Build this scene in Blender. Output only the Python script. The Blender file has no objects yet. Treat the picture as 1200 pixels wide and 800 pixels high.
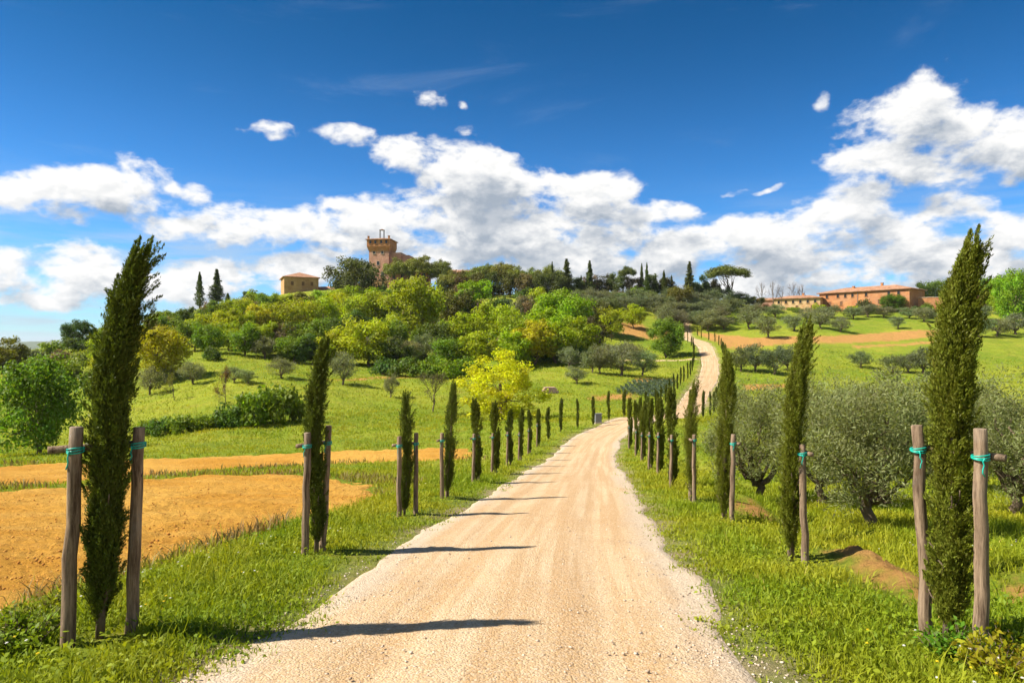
import bpy, math, random
import numpy as np
R = math.radians
scene = bpy.context.scene
COL = scene.collection

# ---------------------------------------------------------------- camera, sky, sun, exposure
FPX, CX, HY = 800.0, 600.0, 405.0        # focal length, image centre and horizon of the 1200 px wide photograph
CAM_Z = 1.59
cam_d = bpy.data.cameras.new('camera')
cam = bpy.data.objects.new('camera', cam_d)
COL.objects.link(cam)
cam.location = (0, 0, CAM_Z)
cam.rotation_euler = (R(90), 0, 0)
cam_d.sensor_width = 36.0
cam_d.lens = 36.0 * FPX / 1200.0
cam_d.shift_y = -(400.0 - HY) / 1200.0 * 1.0
cam_d.clip_start = 0.05
cam_d.clip_end = 40000
scene.camera = cam

vs = scene.view_settings
vs.view_transform = 'Standard'
vs.look = 'None'
vs.gamma = 1.0
vs.use_curve_mapping = False
vs.exposure = 1.2

SUN_EL = R(46.0)
SUN_AZ = R(-98.0)                         # clockwise from +Y: from the left and slightly from behind
sun_vec = (math.cos(SUN_EL) * math.sin(SUN_AZ), math.cos(SUN_EL) * math.cos(SUN_AZ), math.sin(SUN_EL))
sd = bpy.data.lights.new('sun', 'SUN')
sd.energy = 4.6
sd.angle = R(0.5)
sd.color = (1.0, 0.93, 0.80)
so = bpy.data.objects.new('sun', sd)
COL.objects.link(so)
so.rotation_euler = (R(90) - SUN_EL, 0, math.atan2(sun_vec[1], sun_vec[0]) + R(90))

scene.render.engine = 'CYCLES'
cy = scene.cycles
cy.max_bounces = 6
cy.diffuse_bounces = 3
cy.glossy_bounces = 1
cy.transmission_bounces = 3
cy.transparent_max_bounces = 4
cy.sample_clamp_indirect = 6.0
cy.use_denoising = True
cy.use_adaptive_sampling = True
cy.adaptive_threshold = 0.02


class Nodes:
    """small helper to write node graphs"""
    def __init__(s, tree):
        s.t = tree

    def n(s, kind, **props):
        nd = s.t.nodes.new(kind)
        for k, v in props.items():
            setattr(nd, k, v)
        return nd

    def link(s, a, b):
        s.t.links.new(a, b)

    def put(s, sock, v):
        if isinstance(v, bpy.types.NodeSocket):
            s.link(v, sock)
        else:
            sock.default_value = v

    def m(s, op, a, b=None, c=None, clamp=False):
        nd = s.n('ShaderNodeMath', operation=op, use_clamp=clamp)
        for i, v in enumerate((a, b, c)):
            if v is not None:
                s.put(nd.inputs[i], v)
        return nd.outputs[0]

    def v(s, op, a, b=None, out=0):
        nd = s.n('ShaderNodeVectorMath', operation=op)
        s.put(nd.inputs[0], a)
        if b is not None:
            s.put(nd.inputs[3] if op == 'SCALE' else nd.inputs[1], b)
        return nd.outputs[out]

    def mix(s, f, a, b, blend='MIX'):
        nd = s.n('ShaderNodeMix', data_type='RGBA', blend_type=blend)
        s.put(nd.inputs[0], f)
        s.put(nd.inputs[6], a if isinstance(a, bpy.types.NodeSocket) else (*a[:3], 1))
        s.put(nd.inputs[7], b if isinstance(b, bpy.types.NodeSocket) else (*b[:3], 1))
        return nd.outputs[2]

    def step(s, x, lo, hi, a=0.0, b=1.0):
        nd = s.n('ShaderNodeMapRange', interpolation_type='SMOOTHSTEP')
        s.put(nd.inputs[0], x)
        for i, v in enumerate((lo, hi, a, b)):
            nd.inputs[i + 1].default_value = v
        return nd.outputs[0]

    def noise(s, vec, scale, detail=4, rough=0.55, dist=0.0, out=0, ntype='FBM', lac=2.0):
        nd = s.n('ShaderNodeTexNoise', noise_type=ntype)
        s.put(nd.inputs['Vector'], vec)
        nd.inputs['Scale'].default_value = scale
        nd.inputs['Detail'].default_value = detail
        nd.inputs['Roughness'].default_value = rough
        nd.inputs['Distortion'].default_value = dist
        nd.inputs['Lacunarity'].default_value = lac
        return nd.outputs[out]


def pix_dir(px, py):
    x, z = (px - CX) / FPX, (HY - py) / FPX
    return math.atan2(x, 1.0), math.atan2(z, math.hypot(x, 1.0))


CLOUDS = [  # centre, half width, half height in the photograph, turned into azimuth and elevation
    (55, 236, 95, 30), (112, 226, 85, 30), (155, 214, 62, 30), (205, 218, 25, 14), (236, 224, 32, 17),
    (328, 156, 55, 15), (513, 123, 27, 20), (551, 127, 14, 12), (545, 160, 22, 10),
    (415, 165, 48, 20), (468, 182, 60, 26), (530, 200, 80, 36), (610, 220, 110, 45), (705, 206, 68, 24),
    (785, 250, 66, 22), (300, 262, 140, 32), (235, 258, 70, 20), (460, 275, 170, 40), (600, 268, 150, 60), (705, 270, 90, 50),
    (392, 238, 60, 20), (560, 300, 230, 32), (660, 310, 130, 22),
    (85, 325, 130, 44), (245, 312, 75, 22), (215, 338, 120, 26), (15, 310, 60, 34), (150, 350, 160, 26),
    (1075, 128, 66, 40), (1045, 160, 90, 46), (1010, 185, 60, 40), (1150, 162, 110, 42), (1200, 170, 70, 34), (1090, 195, 80, 40),
    (1010, 230, 70, 36), (960, 265, 100, 34), (885, 280, 100, 30), (1045, 268, 100, 34), (1110, 250, 60, 34),
    (1185, 275, 80, 46), (800, 300, 60, 46), (905, 308, 120, 44), (1060, 312, 130, 40), (1190, 315, 90, 34),
    (780, 318, 70, 26), (700, 325, 140, 22), (880, 340, 120, 20), (1050, 345, 160, 18), (60, 350, 120, 18), (330, 318, 90, 20), (960, 330, 150, 24), (1120, 335, 130, 24), (560, 232, 110, 36), (665, 240, 80, 34), (90, 300, 80, 20), (1000, 285, 90, 30), (1150, 300, 90, 36),
    (962, 126, 16, 13), (855, 218, 34, 9), (893, 222, 28, 8), (1190, 205, 26, 16),
]


def cloud_group():
    t = bpy.data.node_groups.new('cloud_density', 'ShaderNodeTree')
    t.interface.new_socket('Dir', in_out='INPUT', socket_type='NodeSocketVector')
    t.interface.new_socket('Density', in_out='OUTPUT', socket_type='NodeSocketFloat')
    N = Nodes(t)
    gi, go = N.n('NodeGroupInput'), N.n('NodeGroupOutput')
    d = gi.outputs[0]
    sep = N.n('ShaderNodeSeparateXYZ'); N.link(d, sep.inputs[0])
    az = N.m('ARCTAN2', sep.outputs[0], sep.outputs[1])
    el = N.m('ARCSINE', sep.outputs[2])
    st = N.v('MULTIPLY', d, (1, 1, 1.7))
    warp = N.noise(st, 7.0, 3, 0.5, out=1)
    wv = N.v('SCALE', N.v('SUBTRACT', warp, (.5, .5, .5)), 0.075)
    c = N.n('ShaderNodeCombineXYZ'); N.link(az, c.inputs[0]); N.link(el, c.inputs[1])
    p = N.v('MULTIPLY', N.v('ADD', c.outputs[0], wv), (1, 1, 0))
    acc = None
    for (px, py, w, h) in CLOUDS:
        a, e = pix_dir(px, py)
        k = math.cos(a) / FPX
        q = N.v('MULTIPLY', N.v('SUBTRACT', p, (a, e, 0)), (1 / (w * 1.06 * k * math.cos(a)), 1 / (h * 1.12 * k), 0))
        f = N.m('SUBTRACT', min(1.0, max(.66, (w + h) / 95)), N.v('DOT_PRODUCT', q, q, out=1))
        acc = f if acc is None else N.m('SMOOTH_MAX', acc, f, 0.35)
    acc = N.m('MAXIMUM', acc, -1.5)
    # unseen clouds round the rest of the sky, thickened to add front fill light
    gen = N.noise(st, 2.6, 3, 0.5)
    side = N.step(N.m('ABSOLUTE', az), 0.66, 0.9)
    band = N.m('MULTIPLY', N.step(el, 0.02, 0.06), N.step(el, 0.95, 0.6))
    fill_cloud = N.m('ADD', N.m('MULTIPLY', N.m('SUBTRACT', gen, 0.40), 8.0), N.m('MULTIPLY', N.m('SUBTRACT', band, 1.0), 3.0))
    fill_cloud = N.m('ADD', N.m('MULTIPLY', N.m('SUBTRACT', side, 1.0), 5.0), fill_cloud)
    acc = N.m('MAXIMUM', acc, N.m('MINIMUM', fill_cloud, 0.9))
    f1 = N.noise(st, 13.0, 12, 0.57, 0.25)
    bil = N.noise(st, 34.0, 5, 0.5, 0.0)
    bil = N.m('ABSOLUTE', N.m('SUBTRACT', bil, 0.5))
    dens = N.m('ADD', N.m('ADD', N.m('MULTIPLY', acc, 1.35), -0.22), N.m('MULTIPLY', N.m('SUBTRACT', f1, 0.53), 3.5))
    dens = N.m('SUBTRACT', dens, N.m('ADD', N.m('MULTIPLY', bil, 1.2), N.m('MULTIPLY', N.m('SUBTRACT', 0.5, N.noise(st, 62.0, 4, 0.6)), 0.45)))
    N.link(dens, go.inputs[0])
    return t


world = bpy.data.worlds.new('World')
scene.world = world
world.use_nodes = True
world.cycles.sampling_method = 'MANUAL'
world.cycles.sample_map_resolution = 512
wt = world.node_tree
wt.nodes.clear()
W = Nodes(wt)
wout = W.n('ShaderNodeOutputWorld')
bg = W.n('ShaderNodeBackground')
bg.inputs['Strength'].default_value = 0.084
CL = 0.75      # cloud radiance level
sky = W.n('ShaderNodeTexSky', sky_type='NISHITA')
sky.sun_disc = False
sky.sun_elevation = SUN_EL
sky.sun_rotation = SUN_AZ % (2 * math.pi)
sky.altitude = 600
sky.air_density = 1.0
sky.dust_density = 0.4
sky.ozone_density = 3.0
tc = W.n('ShaderNodeTexCoord')
dirv = W.v('NORMALIZE', tc.outputs['Generated'])
wsep = W.n('ShaderNodeSeparateXYZ'); W.link(dirv, wsep.inputs[0])
# polarised deep blue: more contrast in the sky's own light
hs = W.n('ShaderNodeHueSaturation')
hs.inputs['Saturation'].default_value = 1.25
hs.inputs['Value'].default_value = 1.0
W.link(sky.outputs[0], hs.inputs['Color'])
deep = W.mix(W.step(wsep.outputs[2], 0.05, 0.50), (0.40, 0.70, 0.95), (0.0, 0.345, 0.46))
blue = W.mix(1.0, hs.outputs[0], deep, 'MULTIPLY')
cg = cloud_group()
def cloud_at(vec):
    g = W.n('ShaderNodeGroup'); g.node_tree = cg
    W.link(vec, g.inputs[0])
    return g.outputs[0]
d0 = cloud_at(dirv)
def lift(dx, dz):
    return W.v('NORMALIZE', W.v('ADD', dirv, (dx, 0, dz)))
d1 = cloud_at(lift(-0.006, 0.010))
d2 = cloud_at(lift(-0.016, 0.040))
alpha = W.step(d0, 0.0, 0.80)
# self shading: how much cloud lies between this point and the light above it
rel = W.m('SUBTRACT', d1, d0)
near_sh = W.step(rel, -0.30, 0.50)
deep_sh = W.step(d2, 0.15, 1.35)
shade = W.m('MINIMUM', W.m('ADD', W.m('MULTIPLY', near_sh, 0.27), W.m('MULTIPLY', deep_sh, 0.78)), 1.0)
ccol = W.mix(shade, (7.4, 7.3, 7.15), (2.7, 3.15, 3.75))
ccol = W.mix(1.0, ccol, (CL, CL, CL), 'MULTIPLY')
# thin low stratus near the horizon
strat = W.noise(W.v('MULTIPLY', dirv, (1, 1, 9.0)), 5.0, 6, 0.6)
lowa = W.m('MULTIPLY', W.step(strat, 0.40, 0.68), W.m('MULTIPLY', W.step(wsep.outputs[2], 0.24, 0.05), 0.85))
wisp = W.noise(W.v('MULTIPLY', dirv, (1.0, 1.0, 5.0)), 3.2, 7, 0.65, 0.6)
wispa = W.m('MULTIPLY', W.step(wisp, 0.56, 0.80), 0.13)
skyc = W.mix(wispa, blue, (3.4, 3.9, 4.4))
skyc = W.mix(lowa, skyc, (2.9, 3.45, 4.05))
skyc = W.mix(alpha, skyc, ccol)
W.link(skyc, bg.inputs['Color'])
W.link(bg.outputs[0], wout.inputs['Surface'])

# ---------------------------------------------------------------- terrain
def P(px, py, d):
    return ((px - CX) / FPX * d, d, CAM_Z - (py - HY) / FPX * d)

_ctl = []
for X in (-60, -30, -14, -6, 0, 6, 12, 30, 60):
    for Y in (-30, -12, 0, 5, 10, 16, 22, 29, 36):
        if X < -20 and Y < -15: continue
        z = -0.123 * Y
        if X > 10 and Y > 18: z += 0.02 * (Y - 18) * min(1, (X - 10) / 10)
        _ctl.append((X, Y, max(z, -6.4)))
_ctl += [P(*q) for q in [
    (50, 527, 57), (0, 507, 75), (100, 490, 75), (250, 500, 62), (250, 475, 75), (300, 442, 92), (185, 441, 100), (60, 436, 110),
    (0, 427, 120), (100, 408, 150), (100, 409, 195), (55, 414, 200), (145, 396, 190), (180, 381, 170), (240, 360, 195), (330, 346, 228), (250, 420, 110), (400, 442, 100),
    (350, 421, 120), (350, 391, 150), (350, 370, 185), (655, 508, 51), (694, 501, 55), (731, 489, 60), (500, 492, 68),
    (587, 492, 70), (640, 460, 90), (500, 452, 95), (700, 441, 105), (740, 457, 95), (550, 431, 120), (480, 421, 125),
    (480, 396, 160), (560, 396, 150), (650, 421, 125), (640, 391, 165), (560, 361, 200), (480, 341, 240), (460, 336, 252),
    (600, 346, 235), (680, 346, 225), (780, 349, 215), (780, 419, 150), (700, 401, 160), (720, 376, 185),
    (758, 490, 62), (818, 482, 78), (799, 474, 85), (830, 445, 115), (831, 420, 137), (828, 405, 160), (803, 389, 185), (852, 357, 212),
    (900, 395, 170), (1010, 430, 135), (900, 440, 120), (1075, 440, 125), (1000, 470, 95), (1000, 500, 70), (1180, 450, 110),
    (1150, 395, 170), (1025, 362, 235), (942, 366, 240), (1200, 350, 240), (1190, 385, 185), (980, 385, 190), (1100, 400, 165),
    (1190, 420, 140), (-300, 430, 120), (-300, 425, 240), (-100, 424, 220), (0, 416, 185), (30, 420, 240), (-300, 520, 60), (1500, 400, 200), (1500, 480, 90), (1500, 350, 280),
]]
_ctl += [(-170, 320, -14), (-120, 290, -8), (-60, 300, 20), (0, 300, 17), (60, 290, 15), (120, 300, 13), (180, 310, 16), (240, 300, 16), (-200, 200, -6)]
_ctl = np.array(_ctl, float)

def _phi(r2):
    return 0.5 * r2 * np.log(r2 + 1e-9)

_S = 50.0
_c2 = _ctl[:, :2] / _S
_n = len(_ctl)
_A = np.zeros((_n + 3, _n + 3))
_d2 = ((_c2[:, None] - _c2[None]) ** 2).sum(-1)
_A[:_n, :_n] = _phi(_d2) + np.eye(_n) * 0.0015
_A[:_n, _n] = 1; _A[:_n, _n + 1:] = _c2
_A[_n:, :_n] = _A[:_n, _n:].T
_w = np.linalg.solve(_A, np.r_[_ctl[:, 2], 0, 0, 0])

def sstep(x, a, b):
    t = np.clip((x - a) / (b - a), 0, 1)
    return t * t * (3 - 2 * t)

def T0(X, Y):
    X = np.asarray(X, float); Y = np.asarray(Y, float)
    sh = np.broadcast(X, Y).shape
    x = np.broadcast_to(X, sh).ravel(); y = np.broadcast_to(Y, sh).ravel()
    r = np.hypot(x, y)
    k = np.minimum(1.0, 330.0 / np.maximum(r, 1e-6))
    xs, ys = x * k / _S, y * k / _S
    out = np.empty(len(x))
    for i in range(0, len(x), 40000):
        s = slice(i, i + 40000)
        d2 = (xs[s, None] - _c2[None, :, 0]) ** 2 + (ys[s, None] - _c2[None, :, 1]) ** 2
        out[s] = _phi(d2) @ _w[:_n] + _w[_n] + _w[_n + 1] * xs[s] + _w[_n + 2] * ys[s]
    back = sstep(y, -8, -30)
    out = out * (1 - back) + np.clip(-0.123 * np.maximum(y, -30), -8, 4) * back
    f = sstep(r, 275, 420)
    out = out * (1 - f) + (-32.0) * f
    return out.reshape(sh)

# road centre line (bed lies on the smooth terrain)
_rc = [(-1.0, -7), (-0.62, -3), (-0.36, 2), (-0.21, 4.3), (0.02, 6.5), (0.25, 9), (0.72, 13), (1.22, 16.8), (2.1, 24), (3.15, 32), (4.3, 40),
       (6.0, 48), (8.6, 55), (12.6, 62.5), (17.2, 71), (21.3, 82), (25.4, 94), (29.3, 105), (33.0, 115), (36.6, 126), (39.6, 137), (42.5, 148), (44.8, 158), (45.6, 166), (44.9, 174), (46.4, 185), (50, 198), (55, 212)]
def _catmull(pts, n):
    p = np.array(pts, float)
    p = np.vstack([2 * p[0] - p[1], p, 2 * p[-1] - p[-2]])
    out = []
    for i in range(1, len(p) - 2):
        t = np.linspace(0, 1, n, endpoint=False)[:, None]
        a, b, c, d = p[i - 1:i + 3]
        out.append(.5 * ((2 * b) + (-a + c) * t + (2 * a - 5 * b + 4 * c - d) * t ** 2 + (-a + 3 * b - 3 * c + d) * t ** 3))
    return np.vstack(out + [p[-2:-1]])
ROAD = _catmull(_rc, 24)
_seg = np.diff(ROAD, axis=0)
ROAD_S = np.r_[0, np.cumsum(np.hypot(_seg[:, 0], _seg[:, 1]))]
_tan = np.gradient(ROAD, axis=0); _tan /= np.linalg.norm(_tan, axis=1)[:, None]
ROAD_N = np.c_[_tan[:, 1], -_tan[:, 0]]      # to the right of the direction of travel

def road_off(X, Y):
    """signed distance right of the road's centre line, and distance along it"""
    x = np.ravel(X); y = np.ravel(Y)
    off = np.empty(len(x)); s = np.empty(len(x))
    for i in range(0, len(x), 20000):
        sl = slice(i, i + 20000)
        d2 = (x[sl, None] - ROAD[None, :, 0]) ** 2 + (y[sl, None] - ROAD[None, :, 1]) ** 2
        j = d2.argmin(1)
        dx = x[sl] - ROAD[j, 0]; dy = y[sl] - ROAD[j, 1]
        side = dx * ROAD_N[j, 0] + dy * ROAD_N[j, 1]
        off[sl] = np.sign(side) * np.sqrt(d2[np.arange(len(j)), j])
        s[sl] = ROAD_S[j]
    return off.reshape(np.shape(X)), s.reshape(np.shape(X))

def road_at(s):
    return (np.interp(s, ROAD_S, ROAD[:, 0]), np.interp(s, ROAD_S, ROAD[:, 1]),
            np.interp(s, ROAD_S, ROAD_N[:, 0]), np.interp(s, ROAD_S, ROAD_N[:, 1]))

HALF_W = 1.78

# value noise in numpy for small relief
_rng = np.random.default_rng(7)
_lat = _rng.random((256, 256))
def vnoise(x, y):
    xi = np.floor(x).astype(int); yi = np.floor(y).astype(int)
    fx = x - xi; fy = y - yi
    fx = fx * fx * (3 - 2 * fx); fy = fy * fy * (3 - 2 * fy)
    a = _lat[xi & 255, yi & 255]; b = _lat[(xi + 1) & 255, yi & 255]
    c = _lat[xi & 255, (yi + 1) & 255]; d = _lat[(xi + 1) & 255, (yi + 1) & 255]
    return (a * (1 - fx) + b * fx) * (1 - fy) + (c * (1 - fx) + d * fx) * fy
def fbm(x, y, o=4):
    s = 0; a = .5
    for k in range(o):
        s = s + a * vnoise(x * 2 ** k + 17.3 * k, y * 2 ** k - 9.1 * k); a *= .5
    return s

def relief(X, Y, off, s):
    """banks and ditches beside the road and low bumps everywhere"""
    r = np.hypot(X, Y)
    near = sstep(s, 66, 50)
    a = np.abs(off)
    z = np.zeros_like(X)
    # verge rises slightly then falls to the field on the left and into the ditch on the right
    vl = sstep(-off, 3.6, 5.6)
    z -= 0.34 * vl * near * sstep(-off, 60, 20)
    dr = np.exp(-((off - 5.3 - 0.5 * np.sin(Y * .4)) / 0.75) ** 2)
    z -= 0.42 * dr * near
    z -= 0.45 * sstep(off, 4.2, 7.5) * near * sstep(off, 40, 20) * sstep(Y, 6, 13) * sstep(Y, 40, 25)
    verge = sstep(a, HALF_W, HALF_W + .6)
    z += verge * ((fbm(X * .9, Y * .9, 4) - .47) * 0.16 + 0.03)
    z += sstep(r, 25, 80) * (fbm(X * .12, Y * .12, 4) - .47) * 0.9 * sstep(a, 2.5, 8)
    return z

def T(X, Y):
    X = np.asarray(X, float); Y = np.asarray(Y, float)
    off, s = road_off(X, Y)
    return T0(X, Y) + relief(X, Y, off, s)

def Tz(x, y):
    return float(T(np.array([x]), np.array([y]))[0])

def ray_hit_fine(px, py, dmin=3.0, dmax=60):
    d = np.arange(dmin, dmax, .03)
    X = (px - CX) / FPX * d
    under = CAM_Z - (py - HY) / FPX * d < T(X, d)
    i = int(np.argmax(under))
    return float(X[i]), float(d[i])

def ray_hit(px, py, dmin=2.5, dmax=330):
    d = np.concatenate([np.arange(dmin, 40, .1), np.arange(40, dmax, .5)])
    X = (px - CX) / FPX * d
    z = CAM_Z - (py - HY) / FPX * d
    under = z < T0(X, d)
    i = int(np.argmax(under)) if under.any() else len(d) - 1
    return float(X[i]), float(d[i])

# ---------------------------------------------------------------- mesh and material helpers
def mesh_np(name, verts, quads=None, tris=None, attrs=None, smooth=False):
    """mesh from numpy arrays; attrs: name -> float per face"""
    me = bpy.data.meshes.new(name)
    verts = np.asarray(verts, np.float32).reshape(-1, 3)
    nq = 0 if quads is None else len(quads)
    nt = 0 if tris is None else len(tris)
    me.vertices.add(len(verts)); me.vertices.foreach_set('co', verts.ravel())
    loops = np.concatenate([np.asarray(q, np.int32).ravel() for q in (quads, tris) if q is not None and len(q)])
    me.loops.add(len(loops)); me.loops.foreach_set('vertex_index', loops)
    starts = np.concatenate([np.arange(nq) * 4, nq * 4 + np.arange(nt) * 3]).astype(np.int32)
    me.polygons.add(nq + nt); me.polygons.foreach_set('loop_start', starts)
    if smooth:
        me.polygons.foreach_set('use_smooth', np.ones(nq + nt, bool))
    for k, v in (attrs or {}).items():
        dom = 'FACE' if len(v) == nq + nt else 'POINT'
        a = me.attributes.new(k, 'FLOAT', dom); a.data.foreach_set('value', np.asarray(v, np.float32))
    me.update(calc_edges=True)
    return me

def link(name, me, mat=None, parent=None, loc=(0, 0, 0)):
    o = bpy.data.objects.new(name, me)
    COL.objects.link(o)
    if mat is not None and len(me.materials) == 0:
        me.materials.append(mat)
    o.location = loc
    if parent is not None:
        o.parent = parent
    return o

def tag(o, label=None, cat=None, group=None, kind=None):
    if label: o['label'] = label
    if cat: o['category'] = cat
    if group: o['group'] = group
    if kind: o['kind'] = kind
    return o

def empty(name, loc=(0, 0, 0), rz=0.0):
    o = bpy.data.objects.new(name, None)
    COL.objects.link(o)
    o.empty_display_size = .2
    o.location = loc; o.rotation_euler = (0, 0, rz)
    return o

def material(name, rough=0.8, spec=0.2):
    m = bpy.data.materials.new(name); m.use_nodes = True
    N = Nodes(m.node_tree)
    b = m.node_tree.nodes['Principled BSDF']
    b.inputs['Roughness'].default_value = rough
    b.inputs['Specular IOR Level'].default_value = spec
    return m, N, b

def objpos(N):
    return N.n('ShaderNodeTexCoord').outputs['Object']

def worldpos(N):
    return N.n('ShaderNodeNewGeometry').outputs['Position']

def bump(N, b, h, strength=0.5, dist=0.02):
    nd = N.n('ShaderNodeBump')
    nd.inputs['Strength'].default_value = strength
    nd.inputs['Distance'].default_value = dist
    N.link(h, nd.inputs['Height']); N.link(nd.outputs[0], b.inputs['Normal'])

def attr(N, name):
    return N.n('ShaderNodeAttribute', attribute_name=name).outputs['Fac']

# ---------------------------------------------------------------- polygons on the ground
def poly_world(pts, step=None):
    return np.array([ray_hit(*p) for p in pts])

def poly_sd(X, Y, poly):
    """signed distance to a closed polygon, positive inside"""
    x = X.ravel(); y = Y.ravel()
    d = np.full(len(x), 1e9); ins = np.zeros(len(x), bool)
    n = len(poly)
    for i in range(n):
        a = poly[i]; b = poly[(i + 1) % n]
        e = b - a; L = (e * e).sum() + 1e-9
        t = np.clip(((x - a[0]) * e[0] + (y - a[1]) * e[1]) / L, 0, 1)
        d = np.minimum(d, (x - a[0] - t * e[0]) ** 2 + (y - a[1] - t * e[1]) ** 2)
        c = (a[1] > y) != (b[1] > y)
        xx = (b[0] - a[0]) * (y - a[1]) / (b[1] - a[1] + 1e-12) + a[0]
        ins ^= c & (x < xx)
    d = np.sqrt(d)
    return np.where(ins, d, -d).reshape(X.shape)

FIELD_A = poly_world([(-330, 800), (-160, 752), (0, 709), (75, 690), (161, 667), (225, 641), (319, 615), (400, 594), (452, 573), (448, 562), (400, 551), (320, 548), (244, 549), (169, 553), (0, 564), (-200, 577), (-420, 588)])
FIELD_B = poly_world([(-400, 552), (-200, 546), (0, 540), (169, 533), (356, 525), (470, 521), (549, 519), (552, 531), (400, 536), (356, 538), (244, 543), (169, 550), (0, 560), (-200, 571), (-400, 580)])
SOIL = [poly_world(p) for p in [
    [(852, 398), (900, 395), (950, 395), (1000, 392), (1060, 388), (1100, 387), (1100, 394), (1050, 399), (1000, 402), (950, 402), (860, 410)],
    [(727, 392), (727, 378), (745, 376), (765, 388), (800, 384), (870, 394), (905, 404), (850, 408), (815, 388), (765, 398)],
    [(980, 652), (1000, 638), (1030, 654), (1062, 676), (1090, 696), (1085, 712), (1060, 704), (1030, 690)],
    [(1140, 668), (1200, 662), (1260, 680), (1200, 700), (1150, 690)],
    [(693, 464), (745, 461), (745, 467), (693, 469)],
    [(743, 443), (790, 444), (790, 448), (743, 448)],
    [(380, 444), (440, 442), (500, 442), (500, 444), (440, 445), (380, 446)],
    [(870, 452), (925, 450), (925, 456), (870, 457)],
    [(858, 590), (880, 582), (905, 590), (900, 606), (870, 604)],
    [(1000, 405), (1120, 398), (1120, 401), (1000, 408)],
]]

# ---------------------------------------------------------------- ground sheet: polar rings round the camera
def polar_grid():
    fr = np.linspace(-R(50), R(50), 760)
    bk = np.linspace(R(50), R(310), 90)[1:-1]
    th = np.concatenate([fr, bk])                       # azimuth from +Y towards +X
    rr = [0.25]
    while rr[-1] < 330: rr.append(rr[-1] * 1.0125 + 0.012)
    while rr[-1] < 9500: rr.append(rr[-1] * 1.12)
    rr = np.array(rr)
    return th, rr
TH, RR = polar_grid()
GX = RR[:, None] * np.sin(TH)[None]; GY = RR[:, None] * np.cos(TH)[None]
_off, _s = road_off(GX, GY)
GZ = T0(GX, GY) + relief(GX, GY, _off, _s)
_r = np.hypot(GX, GY)
_in = sstep(np.abs(_off), (HALF_W + .02) * (1 - .13 * sstep(_s, 62, 85)), (HALF_W - .28) * (1 - .13 * sstep(_s, 62, 85))) * (_s < ROAD_S[-1] - .5) * (_s > .5)
GZ -= _in * (0.06 + 0.0022 * _r)
SD_A = poly_sd(GX, GY, FIELD_A); SD_B = poly_sd(GX, GY, FIELD_B)
_jag = (fbm(GX * 1.3, GY * 1.3, 3) - .45) * (0.5 + .02 * _r) + (fbm(GX * .35, GY * .35, 2) - .4) * .7
FA = np.maximum(SD_A, SD_B) + _jag * 1.6
GZ -= sstep(FA, 0.0, 0.5) * (0.05 + 0.002 * _r)
_soil = np.zeros_like(GX)
for k, p in enumerate(SOIL):
    sdp = poly_sd(GX, GY, p)
    w = 0.25 if k in (2, 3, 8) else 0.9
    _soil = np.maximum(_soil, sstep(sdp + (fbm(GX * 1.7 / w, GY * 1.7 / w, 3) - .45) * w * 3.0, -w * .7, w * .9))
    if k == 2:
        GZ += 0.16 * sstep(sdp, -.25, .55) + (fbm(GX * 3.5, GY * 3.5, 4) - .47) * .22 * sstep(sdp, -.4, .2)
# bare rim where the verge meets the gravel
_rim = sstep(np.abs(_off), HALF_W + .75, HALF_W - .05) * (0.30 + 0.7 * sstep(fbm(GX * 1.1, GY * 1.1, 3), .38, .55))
_rim *= (_s < ROAD_S[-1] - 1)
nr, nt = GX.shape
_idx = np.arange(nr * nt).reshape(nr, nt)
_q = np.stack([_idx[:-1, :], np.roll(_idx, -1, 1)[:-1, :], np.roll(_idx, -1, 1)[1:, :], _idx[1:, :]], -1).reshape(-1, 4)
_q = _q[:, ::-1]
gv = np.stack([GX, GY, GZ], -1).reshape(-1, 3)
gv = np.vstack([gv, [[0, 0, GZ[0].mean()]]])
_fan = np.stack([_idx[0], np.full(nt, nr * nt), np.roll(_idx[0], -1)], -1)
gm = mesh_np('ground', gv, _q, _fan, smooth=True)
for nm, arr in (('soil', _soil), ('rim', _rim)):
    a = gm.attributes.new(nm, 'FLOAT', 'POINT'); a.data.foreach_set('value', np.r_[arr.ravel(), 0].astype(np.float32))

gmat, N, b = material('meadow', 0.95, 0.05)
p = worldpos(N)
n1 = N.noise(p, 0.045, 5, 0.6)
n2 = N.noise(p, 0.5, 6, 0.65)
n3 = N.noise(p, 6.0, 6, 0.7)
g1 = N.mix(N.step(n1, 0.36, 0.62), (0.150, 0.220, 0.016), (0.265, 0.295, 0.028))
g2 = N.mix(N.m('MULTIPLY', N.step(n2, 0.46, 0.72), 0.6), g1, (0.31, 0.265, 0.045))
g3 = N.mix(N.m('MULTIPLY', N.step(n3, 0.42, 0.68), 0.55), g2, (0.075, 0.120, 0.012))
mid = N.noise(p, 0.16, 6, 0.7)
g3 = N.mix(N.m('MULTIPLY', N.step(mid, .48, .70), .55), g3, (0.090, 0.145, 0.014))
g3 = N.mix(N.m('MULTIPLY', N.step(N.noise(p, 1.7, 6, .75), .50, .68), .5), g3, (0.33, 0.29, 0.05))
so_n = N.noise(p, 1.6, 6, 0.65)
soilc = N.mix(so_n, (0.34, 0.165, 0.045), (0.45, 0.26, 0.09))
c1 = N.mix(N.m('MULTIPLY', attr(N, 'soil'), N.step(N.noise(p, .8, 7, .75), .28, .46)), g3, soilc)
rimc = N.mix(N.noise(p, 9.0, 4, 0.7), (0.26, 0.19, 0.10), (0.40, 0.31, 0.20))
c2 = N.mix(N.m('MULTIPLY', attr(N, 'rim'), 0.9), c1, rimc)
N.link(c2, b.inputs['Base Color'])
bh = N.m('ADD', N.noise(p, 3.0, 8, 0.75), N.m('MULTIPLY', N.noise(p, 0.35, 5, 0.6), 2.2))
bump(N, b, bh, 0.8, 0.35)
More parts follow.
